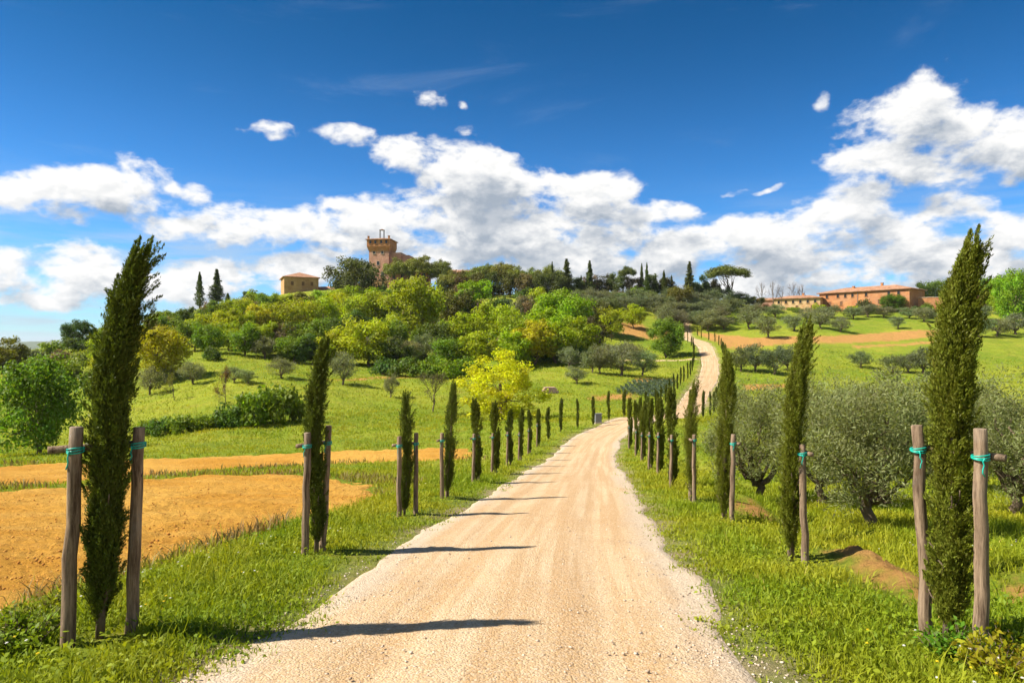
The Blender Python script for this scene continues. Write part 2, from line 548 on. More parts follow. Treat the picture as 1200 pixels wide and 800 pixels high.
ground = link('ground', gm, gmat)
tag(ground, 'rolling green meadow ground with bare earth patches', kind='structure')

# ---------------------------------------------------------------- gravel road
def build_road():
    ss = [0.2]
    while ss[-1] < ROAD_S[-1] - .3:
        ss.append(ss[-1] + max(0.07, 0.010 * max(0, ss[-1] - 8)))
    ss = np.array(ss)
    x, y, nx, ny = road_at(ss)
    k = np.linspace(-1, 1, 41)
    W_ = HALF_W + 0.10
    off = W_ * k[None, :] * (1 - .13 * sstep(ss, 62, 85))[:, None]
    wob = (vnoise(ss * .55, ss * 0 + 3) - .5)[:, None] * 0.26 + (vnoise(ss * 2.1, ss * 0 + 9) - .5)[:, None] * 0.16
    wob2 = (vnoise(ss * .5, ss * 0 + 33) - .5)[:, None] * 0.26 + (vnoise(ss * 1.9, ss * 0 + 59) - .5)[:, None] * 0.16
    off = off + np.where(k[None, :] < 0, wob, wob2) * np.abs(k[None, :]) ** 3
    X = x[:, None] + nx[:, None] * off; Y = y[:, None] + ny[:, None] * off
    Z = T0(X, Y) + 0.004
    Z += 0.035 * (1 - k[None, :] ** 2)
    for c in (-0.78, 0.80):
        Z -= 0.020 * np.exp(-((off - c) / 0.24) ** 2) * (0.6 + .8 * fbm(X * .3, Y * .3, 2))
    Z += (fbm(X * 2.3, Y * 2.3, 4) - .47) * 0.030
    Z -= 0.09 * sstep(np.abs(k)[None, :] + np.zeros_like(Z), 0.95, 1.0)
    n, mm = X.shape
    i = np.arange(n * mm).reshape(n, mm)
    q = np.stack([i[:-1, :-1], i[:-1, 1:], i[1:, 1:], i[1:, :-1]], -1).reshape(-1, 4)
    me = mesh_np('road', np.stack([X, Y, Z], -1), q, smooth=True)
    a = me.attributes.new('lateral', 'FLOAT', 'POINT'); a.data.foreach_set('value', (off / HALF_W).ravel().astype(np.float32))
    mat, N, b = material('pale_gravel', 0.95, 0.1)
    p = worldpos(N)
    lat = attr(N, 'lateral')
    big = N.noise(p, 0.55, 5, 0.6)
    streak_v = N.n('ShaderNodeCombineXYZ')
    N.link(N.m('MULTIPLY', lat, 7.0), streak_v.inputs[0])
    sp = N.n('ShaderNodeSeparateXYZ'); N.link(p, sp.inputs[0])
    N.link(N.m('MULTIPLY', sp.outputs[1], 0.10), streak_v.inputs[1])
    streak = N.noise(streak_v.outputs[0], 1.0, 5, 0.6)
    base = N.mix(N.step(streak, 0.40, 0.62), (0.440, 0.285, 0.145), (0.520, 0.375, 0.225))
    base = N.mix(N.m('MULTIPLY', N.step(big, 0.42, 0.7), 0.5), base, (0.415, 0.255, 0.12))
    al = N.m('ABSOLUTE', lat)
    edge = N.step(N.m('ADD', al, N.m('MULTIPLY', N.m('SUBTRACT', big, .5), 0.5)), 0.70, 0.95)
    base = N.mix(N.m('MULTIPLY', edge, 0.6), base, (0.47, 0.405, 0.325))
    # individual stones
    vo = N.n('ShaderNodeTexVoronoi'); vo.inputs['Scale'].default_value = 55; N.link(p, vo.inputs['Vector'])
    sepc = N.n('ShaderNodeSeparateColor'); N.link(vo.outputs['Color'], sepc.inputs[0])
    stone = N.step(sepc.outputs[0], 0.55, 0.95)
    base = N.mix(N.m('MULTIPLY', stone, 0.30), base, (0.60, 0.53, 0.44))
    dark = N.step(sepc.outputs[1], 0.80, 1.0)
    base = N.mix(N.m('MULTIPLY', dark, 0.42), base, (0.155, 0.095, 0.06))
    grit = N.noise(p, 30, 6, 0.75)
    base = N.mix(N.m('MULTIPLY', N.step(grit, 0.50, 0.8), 0.35), base, (0.27, 0.16, 0.085))
    N.link(base, b.inputs['Base Color'])
    h = N.m('ADD', N.m('MULTIPLY', vo.outputs['Distance'], -0.8), N.m('MULTIPLY', N.noise(p, 14, 8, 0.75), 1.6))
    bump(N, b, h, 0.7, 0.018)
    return tag(link('road', me, mat), 'pale beige gravel road running downhill then curving up the slope', kind='structure')
road = build_road()

# ---------------------------------------------------------------- ploughed fields
def build_field(SD, name, label):
    F = SD + _jag * 1.6
    keep_v = F > -0.9 - .02 * _r
    rows = RR < 200
    i = _idx[:, :760]
    kv = keep_v[:, :760] & rows[:, None]
    fk = kv[:-1, :-1] & kv[:-1, 1:] & kv[1:, 1:] & kv[1:, :-1]
    q = np.stack([i[:-1, :-1], i[1:, :-1], i[1:, 1:], i[:-1, 1:]], -1)[fk]
    used = np.unique(q)
    remap = np.full(nr * nt, -1); remap[used] = np.arange(len(used))
    X = GX.ravel()[used]; Y = GY.ravel()[used]
    Fv = F.ravel()[used]; r = np.hypot(X, Y)
    off, s = road_off(X, Y)
    Z = T0(X, Y) + relief(X, Y, off, s) + .03
    cl = (np.abs(fbm(X * 2.2, Y * 2.2, 5) - .48) * -0.16 + .02) + (fbm(X * 6.5, Y * 6.5, 3) - .45) * .055
    Z += cl * sstep(Fv, -.1, .6) * (1 - .6 * sstep(r, 14, 45))
    Z -= (0.10 + .004 * r) * sstep(Fv, 0.25, -0.5)
    me = mesh_np(name, np.stack([X, Y, Z], -1), remap[q], smooth=True)
    return tag(link(name, me, soil_mat), label, kind='structure')

soil_mat, N, b = material('ochre_soil', 0.95, 0.05)
p = worldpos(N)
band = N.noise(N.v('MULTIPLY', p, (0.35, 2.0, 1)), 0.55, 5, 0.6)
c = N.mix(N.step(N.noise(p, 0.16, 5, 0.6), .35, .65), (0.43, 0.21, 0.030), (0.50, 0.28, 0.055))
c = N.mix(N.m('MULTIPLY', N.step(band, .45, .7), .45), c, (0.50, 0.30, 0.075))
c = N.mix(N.m('MULTIPLY', N.step(N.noise(p, 5.0, 7, .75), .46, .74), .75), c, (0.20, 0.085, 0.016))
c = N.mix(N.m('MULTIPLY', N.step(N.noise(p, 11.0, 5, .7), .58, .76), .45), c, (0.55, 0.35, 0.12))
N.link(c, b.inputs['Base Color'])
bump(N, b, N.m('ADD', N.noise(p, 7.0, 9, .75), N.m('MULTIPLY', N.noise(p, 1.4, 5, .7), 1.5)), 0.9, 0.10)
build_field(SD_A, 'ploughed_field', 'orange ochre ploughed field with crumbly soil below the verge')
build_field(SD_B, 'ploughed_field', 'narrow ochre strip of ploughed soil beyond a grassy divide')

# ---------------------------------------------------------------- cart track and far hills
def ribbon(name, pts, width, mat, lift, label):
    w = np.array([ray_hit(*q) for q in pts])
    c = _catmull(w, 30)
    t = np.gradient(c, axis=0); t /= np.linalg.norm(t, axis=1)[:, None]
    nrm = np.c_[t[:, 1], -t[:, 0]]
    k = np.linspace(-1, 1, 9)
    X = c[:, :1] + nrm[:, :1] * k * width / 2; Y = c[:, 1:] + nrm[:, 1:] * k * width / 2
    Z = T(X, Y) + lift - 0.25 * sstep(np.abs(k)[None] + 0 * X, .7, 1)
    n, mm = X.shape
    i = np.arange(n * mm).reshape(n, mm)
    q = np.stack([i[:-1, :-1], i[:-1, 1:], i[1:, 1:], i[1:, :-1]], -1).reshape(-1, 4)
    return tag(link(name, mesh_np(name, np.stack([X, Y, Z], -1), q, smooth=True), mat), label, kind='structure')
tm, N, b = material('track_dirt', .95, .05)
N.link(N.mix(N.noise(worldpos(N), 1.2, 5, .65), (0.44, 0.30, 0.13), (0.58, 0.46, 0.28)), b.inputs['Base Color'])
ribbon('path', [(665, 427), (700, 424), (740, 424), (780, 423), (815, 421)], 1.7, tm, .12, 'narrow dirt path crossing the meadow to the road')

def far_hills():
    a = np.linspace(R(-75), R(75), 400)
    rr = np.array([5000, 5400, 5800, 6300, 6800, 7500.])
    prof = np.array([0, .45, .8, 1, .9, .4])
    h = 30 + 70 * fbm(a * 9 + 3, a * 0 + 1.5, 5)
    X = rr[:, None] * np.sin(a); Y = rr[:, None] * np.cos(a)
    Z = -36 + prof[:, None] * h[None] * 1.05 + (fbm(X * .004, Y * .004, 4) - .5) * 14 * (prof[:, None] > .1)
    n, mm = X.shape
    i = np.arange(n * mm).reshape(n, mm)
    q = np.stack([i[:-1, :-1], i[:-1, 1:], i[1:, 1:], i[1:, :-1]], -1).reshape(-1, 4)
    m, N, b = material('hill_woods', .95, .05)
    N.link(N.mix(N.noise(worldpos(N), .004, 6, .65), (.05, .075, .03), (.13, .15, .06)), b.inputs['Base Color'])
    tag(link('hills', mesh_np('hills', np.stack([X, Y, Z], -1), q, smooth=True), m), 'low wooded hills along the horizon', kind='structure')
far_hills()

# ---------------------------------------------------------------- foliage and bark materials
def leaf_material(name, gloss=0.25, transl=0.35):
    m = bpy.data.materials.new(name); m.use_nodes = True
    t = m.node_tree; N = Nodes(t)
    b = t.nodes['Principled BSDF']; out = t.nodes['Material Output']
    oi = N.n('ShaderNodeObjectInfo')
    rnd = attr(N, 'rnd')
    h = N.n('ShaderNodeHueSaturation')
    N.link(oi.outputs['Color'], h.inputs['Color'])
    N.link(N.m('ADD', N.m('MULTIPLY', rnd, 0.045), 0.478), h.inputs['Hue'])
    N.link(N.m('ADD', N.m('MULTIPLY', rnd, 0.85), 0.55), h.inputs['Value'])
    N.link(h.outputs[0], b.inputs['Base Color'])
    b.inputs['Roughness'].default_value = .55
    b.inputs['Specular IOR Level'].default_value = gloss
    tr = N.n('ShaderNodeBsdfTranslucent')
    tcol = N.mix(1.0, h.outputs[0], (1.18, 1.16, .42), 'MULTIPLY')
    N.link(tcol, tr.inputs[0])
    mx = N.n('ShaderNodeMixShader'); mx.inputs[0].default_value = transl
    N.link(b.outputs[0], mx.inputs[1]); N.link(tr.outputs[0], mx.inputs[2]); N.link(mx.outputs[0], out.inputs[0])
    return m
LEAF = leaf_material('leaf', .25, .48)
NEEDLE = leaf_material('needle', .2, .28)
bark, N, b = material('bark', .9, .1)
p = objpos(N)
N.link(N.mix(N.noise(N.v('MULTIPLY', p, (3, 3, .6)), 5.0, 6, .7), (.06, .042, .028), (.22, .165, .115)), b.inputs['Base Color'])
bump(N, b, N.noise(N.v('MULTIPLY', p, (3, 3, .5)), 7.0, 6, .7), .8, .03)
stakewood, N, b = material('weathered_wood', .85, .15)
p = objpos(N)
wn = N.noise(N.v('MULTIPLY', p, (1, 1, .07)), 30.0, 7, .75)
wc = N.mix(N.step(wn, .32, .66), (.070, .043, .027), (.32, .23, .155))
wc = N.mix(N.m('MULTIPLY', N.step(N.noise(p, 3.0, 4, .6), .5, .7), .55), wc, (.24, .205, .17))
wc = N.mix(N.step(N.noise(N.v('MULTIPLY', p, (1, 1, .5)), 11.0, 3, .6), .66, .74), wc, (.06, .04, .03))
N.link(wc, b.inputs['Base Color'])
bump(N, b, wn, .9, .014)
tie_mat, N, b = material('teal_plastic', .4, .5)
N.link(N.mix(N.noise(objpos(N), 30, 2), (.0, .28, .22), (.01, .42, .33)), b.inputs['Base Color'])

# ---------------------------------------------------------------- geometry generators
def unit(v):
    return v / (np.linalg.norm(v, axis=-1, keepdims=True) + 1e-9)

def leaves(c, ax, nrm, ln, wd, fold=.18):
    """diamond leaves, lightly folded: centre, axis, normal, length, width"""
    ax = unit(ax); side = unit(np.cross(nrm, ax)); n2 = np.cross(ax, side)
    ln = np.asarray(ln)[:, None] if np.ndim(ln) else np.full((len(c), 1), ln)
    wd = np.asarray(wd)[:, None] if np.ndim(wd) else np.full((len(c), 1), wd)
    a = c - ax * ln * .5; t = c + ax * ln * .5
    mid = c - ax * ln * .06 + n2 * wd * fold
    v = np.stack([a, mid + side * wd * .5, t, mid - side * wd * .5], 1)
    return v.reshape(-1, 3)

def leaf_mesh(name, parts, rnds):
    v = np.vstack(parts)
    return mesh_np(name, v, np.arange(len(v)).reshape(-1, 4), attrs={'rnd': np.concatenate(rnds)})

def rdir(rng, n):
    return unit(rng.normal(size=(n, 3)))

def tubes(name, lines, sides=7):
    """lines: list of (points (n,3), radii (n,)) joined in one mesh"""
    vs_, fs, o = [], [], 0
    for pts, rad in lines:
        pts = np.asarray(pts, float); rad = np.asarray(rad, float)
        t = unit(np.gradient(pts, axis=0))
        ref = np.where(np.abs(t[:, 2:3]) > .9, np.array([[1., 0, 0]]), np.array([[0, 0, 1.]]))
        u = unit(np.cross(t, ref)); w = np.cross(t, u)
        a = np.linspace(0, 2 * math.pi, sides, endpoint=False)
        ring = pts[:, None] + (u[:, None] * np.cos(a)[None, :, None] + w[:, None] * np.sin(a)[None, :, None]) * rad[:, None, None]
        n = len(pts)
        i = o + np.arange(n * sides).reshape(n, sides)
        fs.append(np.stack([i[:-1], np.roll(i, -1, 1)[:-1], np.roll(i, -1, 1)[1:], i[1:]], -1).reshape(-1, 4))
        vs_.append(ring.reshape(-1, 3)); o += n * sides
        vs_.append(pts[[0, -1]])
        e = i[-1]; s0 = i[0]
        fs.append(np.stack([e, np.roll(e, -1), np.full(sides, o + 1), np.full(sides, o + 1)], -1)[:, [0, 1, 2, 2]])
        fs.append(np.stack([np.roll(s0, -1), s0, np.full(sides, o), np.full(sides, o)], -1))
        o += 2
    V = np.vstack(vs_); Fq = np.vstack(fs)
    isq = Fq[:, 2] != Fq[:, 3]
    return mesh_np(name, V, Fq[isq], Fq[~isq][:, :3], smooth=True)

def limb(rng, a, b, ra, rb, n=6, wob=.08):
    t = np.linspace(0, 1, n)[:, None]
    a = np.array(a, float); b = np.array(b, float)
    L = np.linalg.norm(b - a)
    p = a + (b - a) * t
    p[1:-1] += rng.normal(size=(n - 2, 3)) * wob * L * .5
    return p, ra + (rb - ra) * t[:, 0]

def clumps(rng, n, rx, rz, zc, spread=(.45, .95), rr=(.22, .42), squash=.8, low=-.75):
    d = rdir(rng, n * 3)
    d = d[d[:, 2] > low][:n]
    f = rng.uniform(*spread, size=(len(d), 1))
    c = d * f * np.array([rx, rx, rz]) + np.array([0, 0, zc])
    return c, rng.uniform(*rr, size=len(d)) * rx

def clump_leaves(rng, c, r, per, ln, wd, squash=.8, shell=.45, up=.25):
    k = np.repeat(np.arange(len(c)), per)
    d = rdir(rng, len(k))
    f = rng.random(len(k)) ** shell
    pos = c[k] + d * (f * r[k])[:, None] * np.array([1, 1, squash])
    nrm = unit(d + rng.normal(size=d.shape) * .55 + np.array([0, 0, up]))
    ax = np.cross(nrm, rdir(rng, len(k)))
    s = rng.uniform(.65, 1.3, len(k))
    # whole clumps differ a little in tint, leaves a lot
    rn = np.clip(.5 + (rng.random(len(c)) - .5)[k] * .5 + rng.normal(size=len(k)) * .2, 0, 1)
    return leaves(pos, ax, nrm, ln * s, wd * s), rn

def make_plant(kind, crown_me, trunk_me, leafmat, trunkname='trunk', crownname='crown'):
    """a prototype: Empty with crown and trunk, kept unlinked until copied"""
    return dict(kind=kind, crown=crown_me, trunk=trunk_me, mat=leafmat, tn=trunkname, cn=crownname)

def proto_broadleaf(seed, H=7.0, Wd=7.0, n=34, per=120, ln=.34, trunk_h=.22, round_=1.0, rr=(.22, .4), low=-.8):
    rng = np.random.default_rng(seed)
    zc = H * (.46 + trunk_h * .35); rz = (H - zc) * 1.0
    c, r = clumps(rng, n, Wd / 2, rz, zc, (.42, .88), rr, low=-1.01)
    c += rng.normal(size=c.shape) * Wd * .03
    v, rn = clump_leaves(rng, c, r, per, ln, ln * .62)
    v[:, 2] = np.where(v[:, 2] < H * .05, H * .05 + np.abs(v[:, 2] - H * .05) * .6, v[:, 2])
    top = np.percentile(v[:, 2], 99.3); half = np.percentile(np.abs(v[:, :2]).max(1), 99)
    v = v * np.array([Wd / 2 / half * 1.02, Wd / 2 / half * 1.02, H / top])
    tl = [limb(rng, (0, 0, -.4), (rng.normal() * .15, rng.normal() * .15, H * .55), H * .030, H * .016)]
    for k in range(9):
        q = c[rng.integers(len(c))] * .8
        tl.append(limb(rng, (0, 0, H * rng.uniform(.16, .38)), q, H * .014, H * .004))
    return make_plant('broadleaf', leaf_mesh('crown', [v], [rn]), tubes('trunk', tl), LEAF)

def proto_bush(seed, H=2.0, Wd=3.0, n=16, per=110, ln=.20):
    rng = np.random.default_rng(seed)
    d = rdir(rng, n); d[:, 2] = np.abs(d[:, 2])
    c = d * rng.uniform(.3, .8, (n, 1)) * np.array([Wd / 2, Wd / 2, H * .62]) + np.array([0, 0, H * .12])
    r = rng.uniform(.26, .45, n) * Wd / 2
    v, rn = clump_leaves(rng, c, r, per, ln, ln * .6)
    v[:, 2] = np.maximum(v[:, 2], -.12)
    v = v * np.array([1, 1, H / v[:, 2].max()])
    tl = [limb(rng, (rng.normal() * .1, rng.normal() * .1, -.2), q * .8, .03, .008) for q in c[:8]]
    return make_plant('bush', leaf_mesh('foliage', [v], [rn]), tubes('stems', tl, 5), LEAF, 'stem', 'foliage')

def proto_olive(seed, H=4.0, Wd=4.4, n=40, per=95, ln=.21, wd=.085, limbs=10, rr=(.2, .36), droop=0.0, trunk_r=.13):
    rng = np.random.default_rng(seed)
    zc = H * .55; rz = H * .44
    c, r = clumps(rng, n, Wd / 2, rz, zc, (.35, .88), rr, low=-.97)
    k = np.repeat(np.arange(len(c)), per)
    d = rdir(rng, len(k))
    pos = c[k] + d * (rng.random(len(k)) ** .5 * r[k])[:, None] * np.array([1, 1, .9])
    pos[:, 2] -= droop * np.hypot(pos[:, 0], pos[:, 1]) / (Wd / 2) * H * .1
    ax = unit(d * .6 + rng.normal(size=d.shape) * .7 + np.array([0, 0, .45]))
    nrm = unit(rng.normal(size=d.shape) + np.array([0, 0, .5]))
    s = rng.uniform(.6, 1.3, len(k))
    v = leaves(pos, ax, nrm, ln * s, wd * s)
    rn = np.clip(.5 + (rng.random(len(c)) - .5)[k] * .5 + rng.normal(size=len(k)) * .25, 0, 1)
    half = np.percentile(np.abs(v[:, :2]).max(1), 98)
    v = v * np.array([Wd / 2 / half, Wd / 2 / half, H / np.percentile(v[:, 2], 98.5)])
    fork = np.array([rng.normal() * .1, rng.normal() * .1, H * .19])
    tl = [limb(rng, (0, 0, -.4), fork, trunk_r * 1.5, trunk_r * 1.05, 6, .12)]
    for q in range(limbs):
        e = c[rng.integers(len(c))]
        m_ = fork + (e - fork) * .5 + rng.normal(size=3) * .15
        tl.append(limb(rng, fork - [0, 0, .1], m_, trunk_r * .65, trunk_r * .35, 5, .15))
        tl.append(limb(rng, m_, e, trunk_r * .35, trunk_r * .08, 5, .15))
    return make_plant('olive', leaf_mesh('crown', [v], [rn]), tubes('trunk', tl), LEAF)

def proto_pine(seed, H=10.0, Wd=10.0, crown_t=.60, n=64, per=110, ln=.42):
    rng = np.random.default_rng(seed)
    a = rng.uniform(0, 2 * math.pi, n); q = np.sqrt(rng.random(n)) * .82
    dome = max(0.0, crown_t - .6) * 1.6
    c = np.c_[np.cos(a) * q * Wd / 2, np.sin(a) * q * Wd / 2, H * (1 - crown_t) + H * crown_t * ((.18 + .52 * np.sqrt(1 - q ** 2)) * rng.uniform(.75, 1.05, n) * (1 - dome * rng.random(n)))]
    r = rng.uniform(.16, .28, n) * Wd / 2
    v, rn = clump_leaves(rng, c, r, per, ln, ln * .35, squash=.62, up=.5)
    v = v * np.array([1, 1, H / v[:, 2].max()])
    lean = rng.normal(size=2) * .04 * H
    fork = np.array([lean[0], lean[1], H * (1 - crown_t) * .82])
    tl = [limb(rng, (0, 0, -.5), fork, H * .030, H * .021, 7, .04)]
    for k in range(11):
        e = c[rng.integers(n)] - [0, 0, .3]
        tl.append(limb(rng, fork - [0, 0, rng.uniform(0, .12) * H], e, H * .012, H * .004, 6, .08))
    return make_plant('umbrella_pine', leaf_mesh('crown', [v], [rn]), tubes('trunk', tl), NEEDLE)

def proto_spire(seed, H=10.0, Wd=2.6, n=1, cnt=3600, ln=.40, ragged=.25, base=.06, power=.75):
    """old cypress or dark conifer: a narrow pointed column of upright sprays"""
    rng = np.random.default_rng(seed)
    u = rng.random(cnt) ** .9
    prof = np.minimum(1, (u / .10 + .2)) * (1 - u) ** power
    lay = 1 + ragged * np.sin(u * 38 + rng.random() * 6) * .6
    a = rng.uniform(0, 2 * math.pi, cnt)
    lob = 1 + ragged * np.sin(3 * a + u * 17)
    q = rng.random(cnt) ** .4
    rad = Wd / 2 * prof * q * lay * lob * .85
    pos = np.c_[np.cos(a) * rad, np.sin(a) * rad, H * (base + (1 - base) * u)]
    out = np.c_[np.cos(a), np.sin(a), 0 * a]
    ax = unit(out * .55 + [0, 0, .9] + rng.normal(size=pos.shape) * .25)
    nrm = unit(out + rng.normal(size=pos.shape) * .5)
    s = rng.uniform(.6, 1.2, cnt)
    v = leaves(pos, ax, nrm, ln * s, ln * .36 * s)
    v = v * np.array([1, 1, H / v[:, 2].max()])
    rn = np.clip(.5 + rng.normal(size=cnt) * .25, 0, 1)
    return make_plant('old_cypress', leaf_mesh('crown', [v], [rn]), tubes('trunk', [limb(rng, (0, 0, -.4), (0, 0, H * .8), H * .022, H * .004, 6, .01)], 6), NEEDLE)

def proto_layered(seed, H=11.0, Wd=6.0, tiers=24, per=330, ln=.50):
    """conifer with level tiers of branches and gaps between them"""
    rng = np.random.default_rng(seed)
    parts, rns, tl = [], [], [limb(rng, (0, 0, -.4), (0, 0, H * .97), H * .022, .02, 6, .01)]
    for k in range(tiers):
        u = .10 + .88 * k / (tiers - 1)
        L = Wd / 2 * (1 - u) ** .8 * rng.uniform(.7, 1.1) + .12
        for j in range(rng.integers(6, 10)):
            a = rng.uniform(0, 2 * math.pi); LL = L * rng.uniform(.6, 1.1)
            o = np.array([math.cos(a), math.sin(a), -.08])
            t = rng.random(per // 5) ** .7
            pos = np.array([0, 0, H * u]) + o * (t * LL)[:, None] + rng.normal(size=(len(t), 3)) * np.array([.22, .22, .14]) * (LL * .55 + .15)
            ax = unit(o + rng.normal(size=(len(t), 3)) * .5)
            nrm = unit(np.array([0, 0, 1.]) + rng.normal(size=(len(t), 3)) * .5)
            s = rng.uniform(.6, 1.2, len(t))
            parts.append(leaves(pos, ax, nrm, ln * s, ln * .42 * s)); rns.append(np.clip(.5 + rng.normal(size=len(t)) * .25, 0, 1))
            tl.append(limb(rng, (0, 0, H * u), np.array([0, 0, H * u]) + o * LL * .8, .05, .012, 4, .03))
    me = leaf_mesh('crown', parts, rns)
    return make_plant('conifer', me, tubes('trunk', tl, 5), NEEDLE)

def proto_bare(seed, H=6.0, Wd=4.0, leafy=0, ln=.14):
    rng = np.random.default_rng(seed)
    tl, tips = [], []
    def grow(p, d, L, r, lev):
        e = p + d * L
        tl.append(limb(rng, p, e, r, r * .6, 5, .10)); tips.append(e)
        if lev == 0: return
        for k in range(rng.integers(3, 5)):
            nd = unit((d + rng.normal(size=3) * .55 + [0, 0, .18])[None])[0]
            grow(p + d * L * rng.uniform(.55, 1.0), nd, L * rng.uniform(.55, .78), r * .55, lev - 1)
    grow(np.array([0, 0, -.3]), np.array([0, 0, 1.]), H * .34, H * .020, 4)
    allp = np.vstack([t[0] for t in tl]); sx = Wd / 2 / np.abs(allp[:, :2]).max(); sz = H / allp[:, 2].max()
    tl = [(a * [sx, sx, sz], r) for a, r in tl]
    me = tubes('branches', tl, 4)
    if leafy:
        tp = np.array(tips) * [sx, sx, sz]
        k = rng.integers(len(tp), size=leafy)
        pos = tp[k] + rng.normal(size=(leafy, 3)) * .18
        v = leaves(pos, rdir(rng, leafy), rdir(rng, leafy), ln * rng.uniform(.6, 1.3, leafy), ln * .5)
        return make_plant('sparse', leaf_mesh('crown', [v], [rng.random(leafy)]), me, LEAF, 'branches', 'crown')
    return make_plant('bare', None, me, LEAF, 'branches', 'crown')

def proto_cypress(seed, H=3.0, rmax=.21, lean=.18, lin=.45, plumes=150, per=130, ln=.075, wd=.022, tip=.30, low=.06, wob=.03):
    """young columnar cypress: flame shaped plumes of tiny upright sprays, a loose windswept tip"""
    rng = np.random.default_rng(seed)
    wa, wb, wc_ = rng.uniform(0, 6.3, 3)
    def axis(z):
        u = z / H
        return np.c_[lean * (lin * u + (1 - lin) * np.clip((u - .60) / .40, 0, None) ** 1.7) + wob * np.sin(u * 5 + wa), wob * np.sin(u * 6 + wb), z]
    def radius(u):
        return rmax * np.interp(u, [0, .05, .15, .35, .55, .70, .80, .88, .95, 1.02], [.40, .62, .80, .92, 1.0, .96, .76, .46, .17, .04])
    parts, rns = [], []
    for k in range(plumes):
        u0 = low + (1 - low - .10) * rng.random() ** 1.15
        a = rng.uniform(0, 2 * math.pi)
        L = min(rng.uniform(.20, .46) * (H / 3.0) * (1.25 if u0 > .72 else 1.0), H * (1.03 - u0) * rng.uniform(.55, 1.0) + .02)
        rr_ = float(radius(np.array(u0)))
        m_ = int(per * rng.uniform(.7, 1.2))
        t = rng.random(m_)
        out = np.array([math.cos(a), math.sin(a), 0.0])
        z0 = H * u0
        # each plume leaves the stem outward and then turns up, ending in a point
        flare = rr_ * (.30 + .42 * np.sin(np.minimum(t, .75) / .75 * math.pi / 2)) * rng.uniform(.62, 1.18)
        z = z0 + L * t
        wth = (rr_ * .24 + .014) * (np.sin(np.clip(t, .03, 1) ** .7 * math.pi) * .85 + .16)
        pos = axis(z) + out * flare[:, None] + rng.normal(size=(m_, 3)) * wth[:, None] * np.array([.55, .55, .6])
        radial = pos - axis(z); radial[:, 2] = 0; radial = unit(radial)
        ax = unit(np.array([0, 0, 1.0]) + radial * .55 + rng.normal(size=(m_, 3)) * .40 + np.array([lean * .7, 0, 0]) * (u0 > .6))
        nrm = unit(radial + rng.normal(size=(m_, 3)) * .55)
        s = rng.uniform(.6, 1.35, m_)
        parts.append(leaves(pos, ax, nrm, ln * s, wd * s))
        base_t = rng.random()
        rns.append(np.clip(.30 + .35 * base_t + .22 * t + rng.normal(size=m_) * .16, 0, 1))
    # small side sprays that break the outline, sunlit edges put into their tint
    for k in range(int(plumes * .55)):
        u0 = rng.uniform(.08, .86); a = rng.uniform(0, 2 * math.pi); m_ = int(per * .16)
        rr_ = float(radius(np.array(u0))); t = rng.random(m_)
        out = np.array([math.cos(a), math.sin(a), 0])
        L = rng.uniform(.05, .13) * H / 3
        pos = axis(np.full(m_, H * u0)) + out * (rr_ * .86 + L * .55 * t)[:, None] + np.c_[0 * t, 0 * t, L * 1.1 * t] + rng.normal(size=(m_, 3)) * (.004 + .012 * (1 - t))[:, None]
        ax = unit(out * .7 + [0, 0, .9] + rng.normal(size=(m_, 3)) * .45)
        s = rng.uniform(.6, 1.2, m_)
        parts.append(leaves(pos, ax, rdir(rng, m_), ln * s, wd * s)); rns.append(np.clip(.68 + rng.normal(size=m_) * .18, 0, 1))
    # loose feathery strands at the tip
    for k in range(int(plumes * .16)):
        u0 = rng.uniform(.70, .92); m_ = int(per * .26)
        t = rng.random(m_)
        a = rng.uniform(0, 2 * math.pi)
        L = min(tip * rng.uniform(.5, 1.15) * H / 3.0, H * (1.0 - u0) * 1.02 + .03)
        rr_ = float(radius(np.array(u0))) * .55
        o = np.array([math.cos(a), math.sin(a), 0])
        sway = lean * .35 + .05
        pos = axis(np.full(m_, H * u0)) + o * (rr_ + .05 * t)[:, None] + np.c_[sway * t ** 1.6, 0 * t, L * t] + rng.normal(size=(m_, 3)) * (.005 + .013 * (1 - t))[:, None]
        ax = unit(np.array([sway * 3, 0, 1.0]) + o * .25 + rng.normal(size=(m_, 3)) * .42)
        s = rng.uniform(.6, 1.3, m_)
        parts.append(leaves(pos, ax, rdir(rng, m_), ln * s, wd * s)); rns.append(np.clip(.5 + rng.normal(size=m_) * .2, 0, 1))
    zmax = max(float(np.percentile(q[:, 2], 99.9)) for q in parts)
    for q in parts: q[:, 2] *= min(1.0, H / zmax)
    zt = np.linspace(0, .86, 9)
    pt = axis(H * zt); pt[0] -= [0, 0, .15]
    tl = [(pt, .034 * (1 - zt * .85) * H / 3)]
    for k in range(10):
        u0 = rng.uniform(.03, .3); a = rng.uniform(0, 6.3)
        s_ = axis(np.array([H * u0]))[0]
        tl.append(limb(rng, s_, s_ + [math.cos(a) * .13, math.sin(a) * .13, .22], .011, .004, 5, .08))
    return make_plant('young_cypress', leaf_mesh('crown', parts, rns), tubes('trunk', tl, 8), NEEDLE)

def put(proto, name, x, y, z, sx=1, sz=1, rz=0, color=(.1, .2, .03), label='', cat='tree', group=None, sy=None):
    e = empty(name, (x, y, z), rz)
    e.scale = (sx, sy if sy else sx, sz)
    tag(e, label, cat, group)
    if proto['trunk'] is not None:
        link(proto['tn'], proto['trunk'], bark, e)
    if proto['crown'] is not None:
        c = link(proto['cn'], proto['crown'], proto['mat'], e)
        c.color = (*color, 1)
    return e

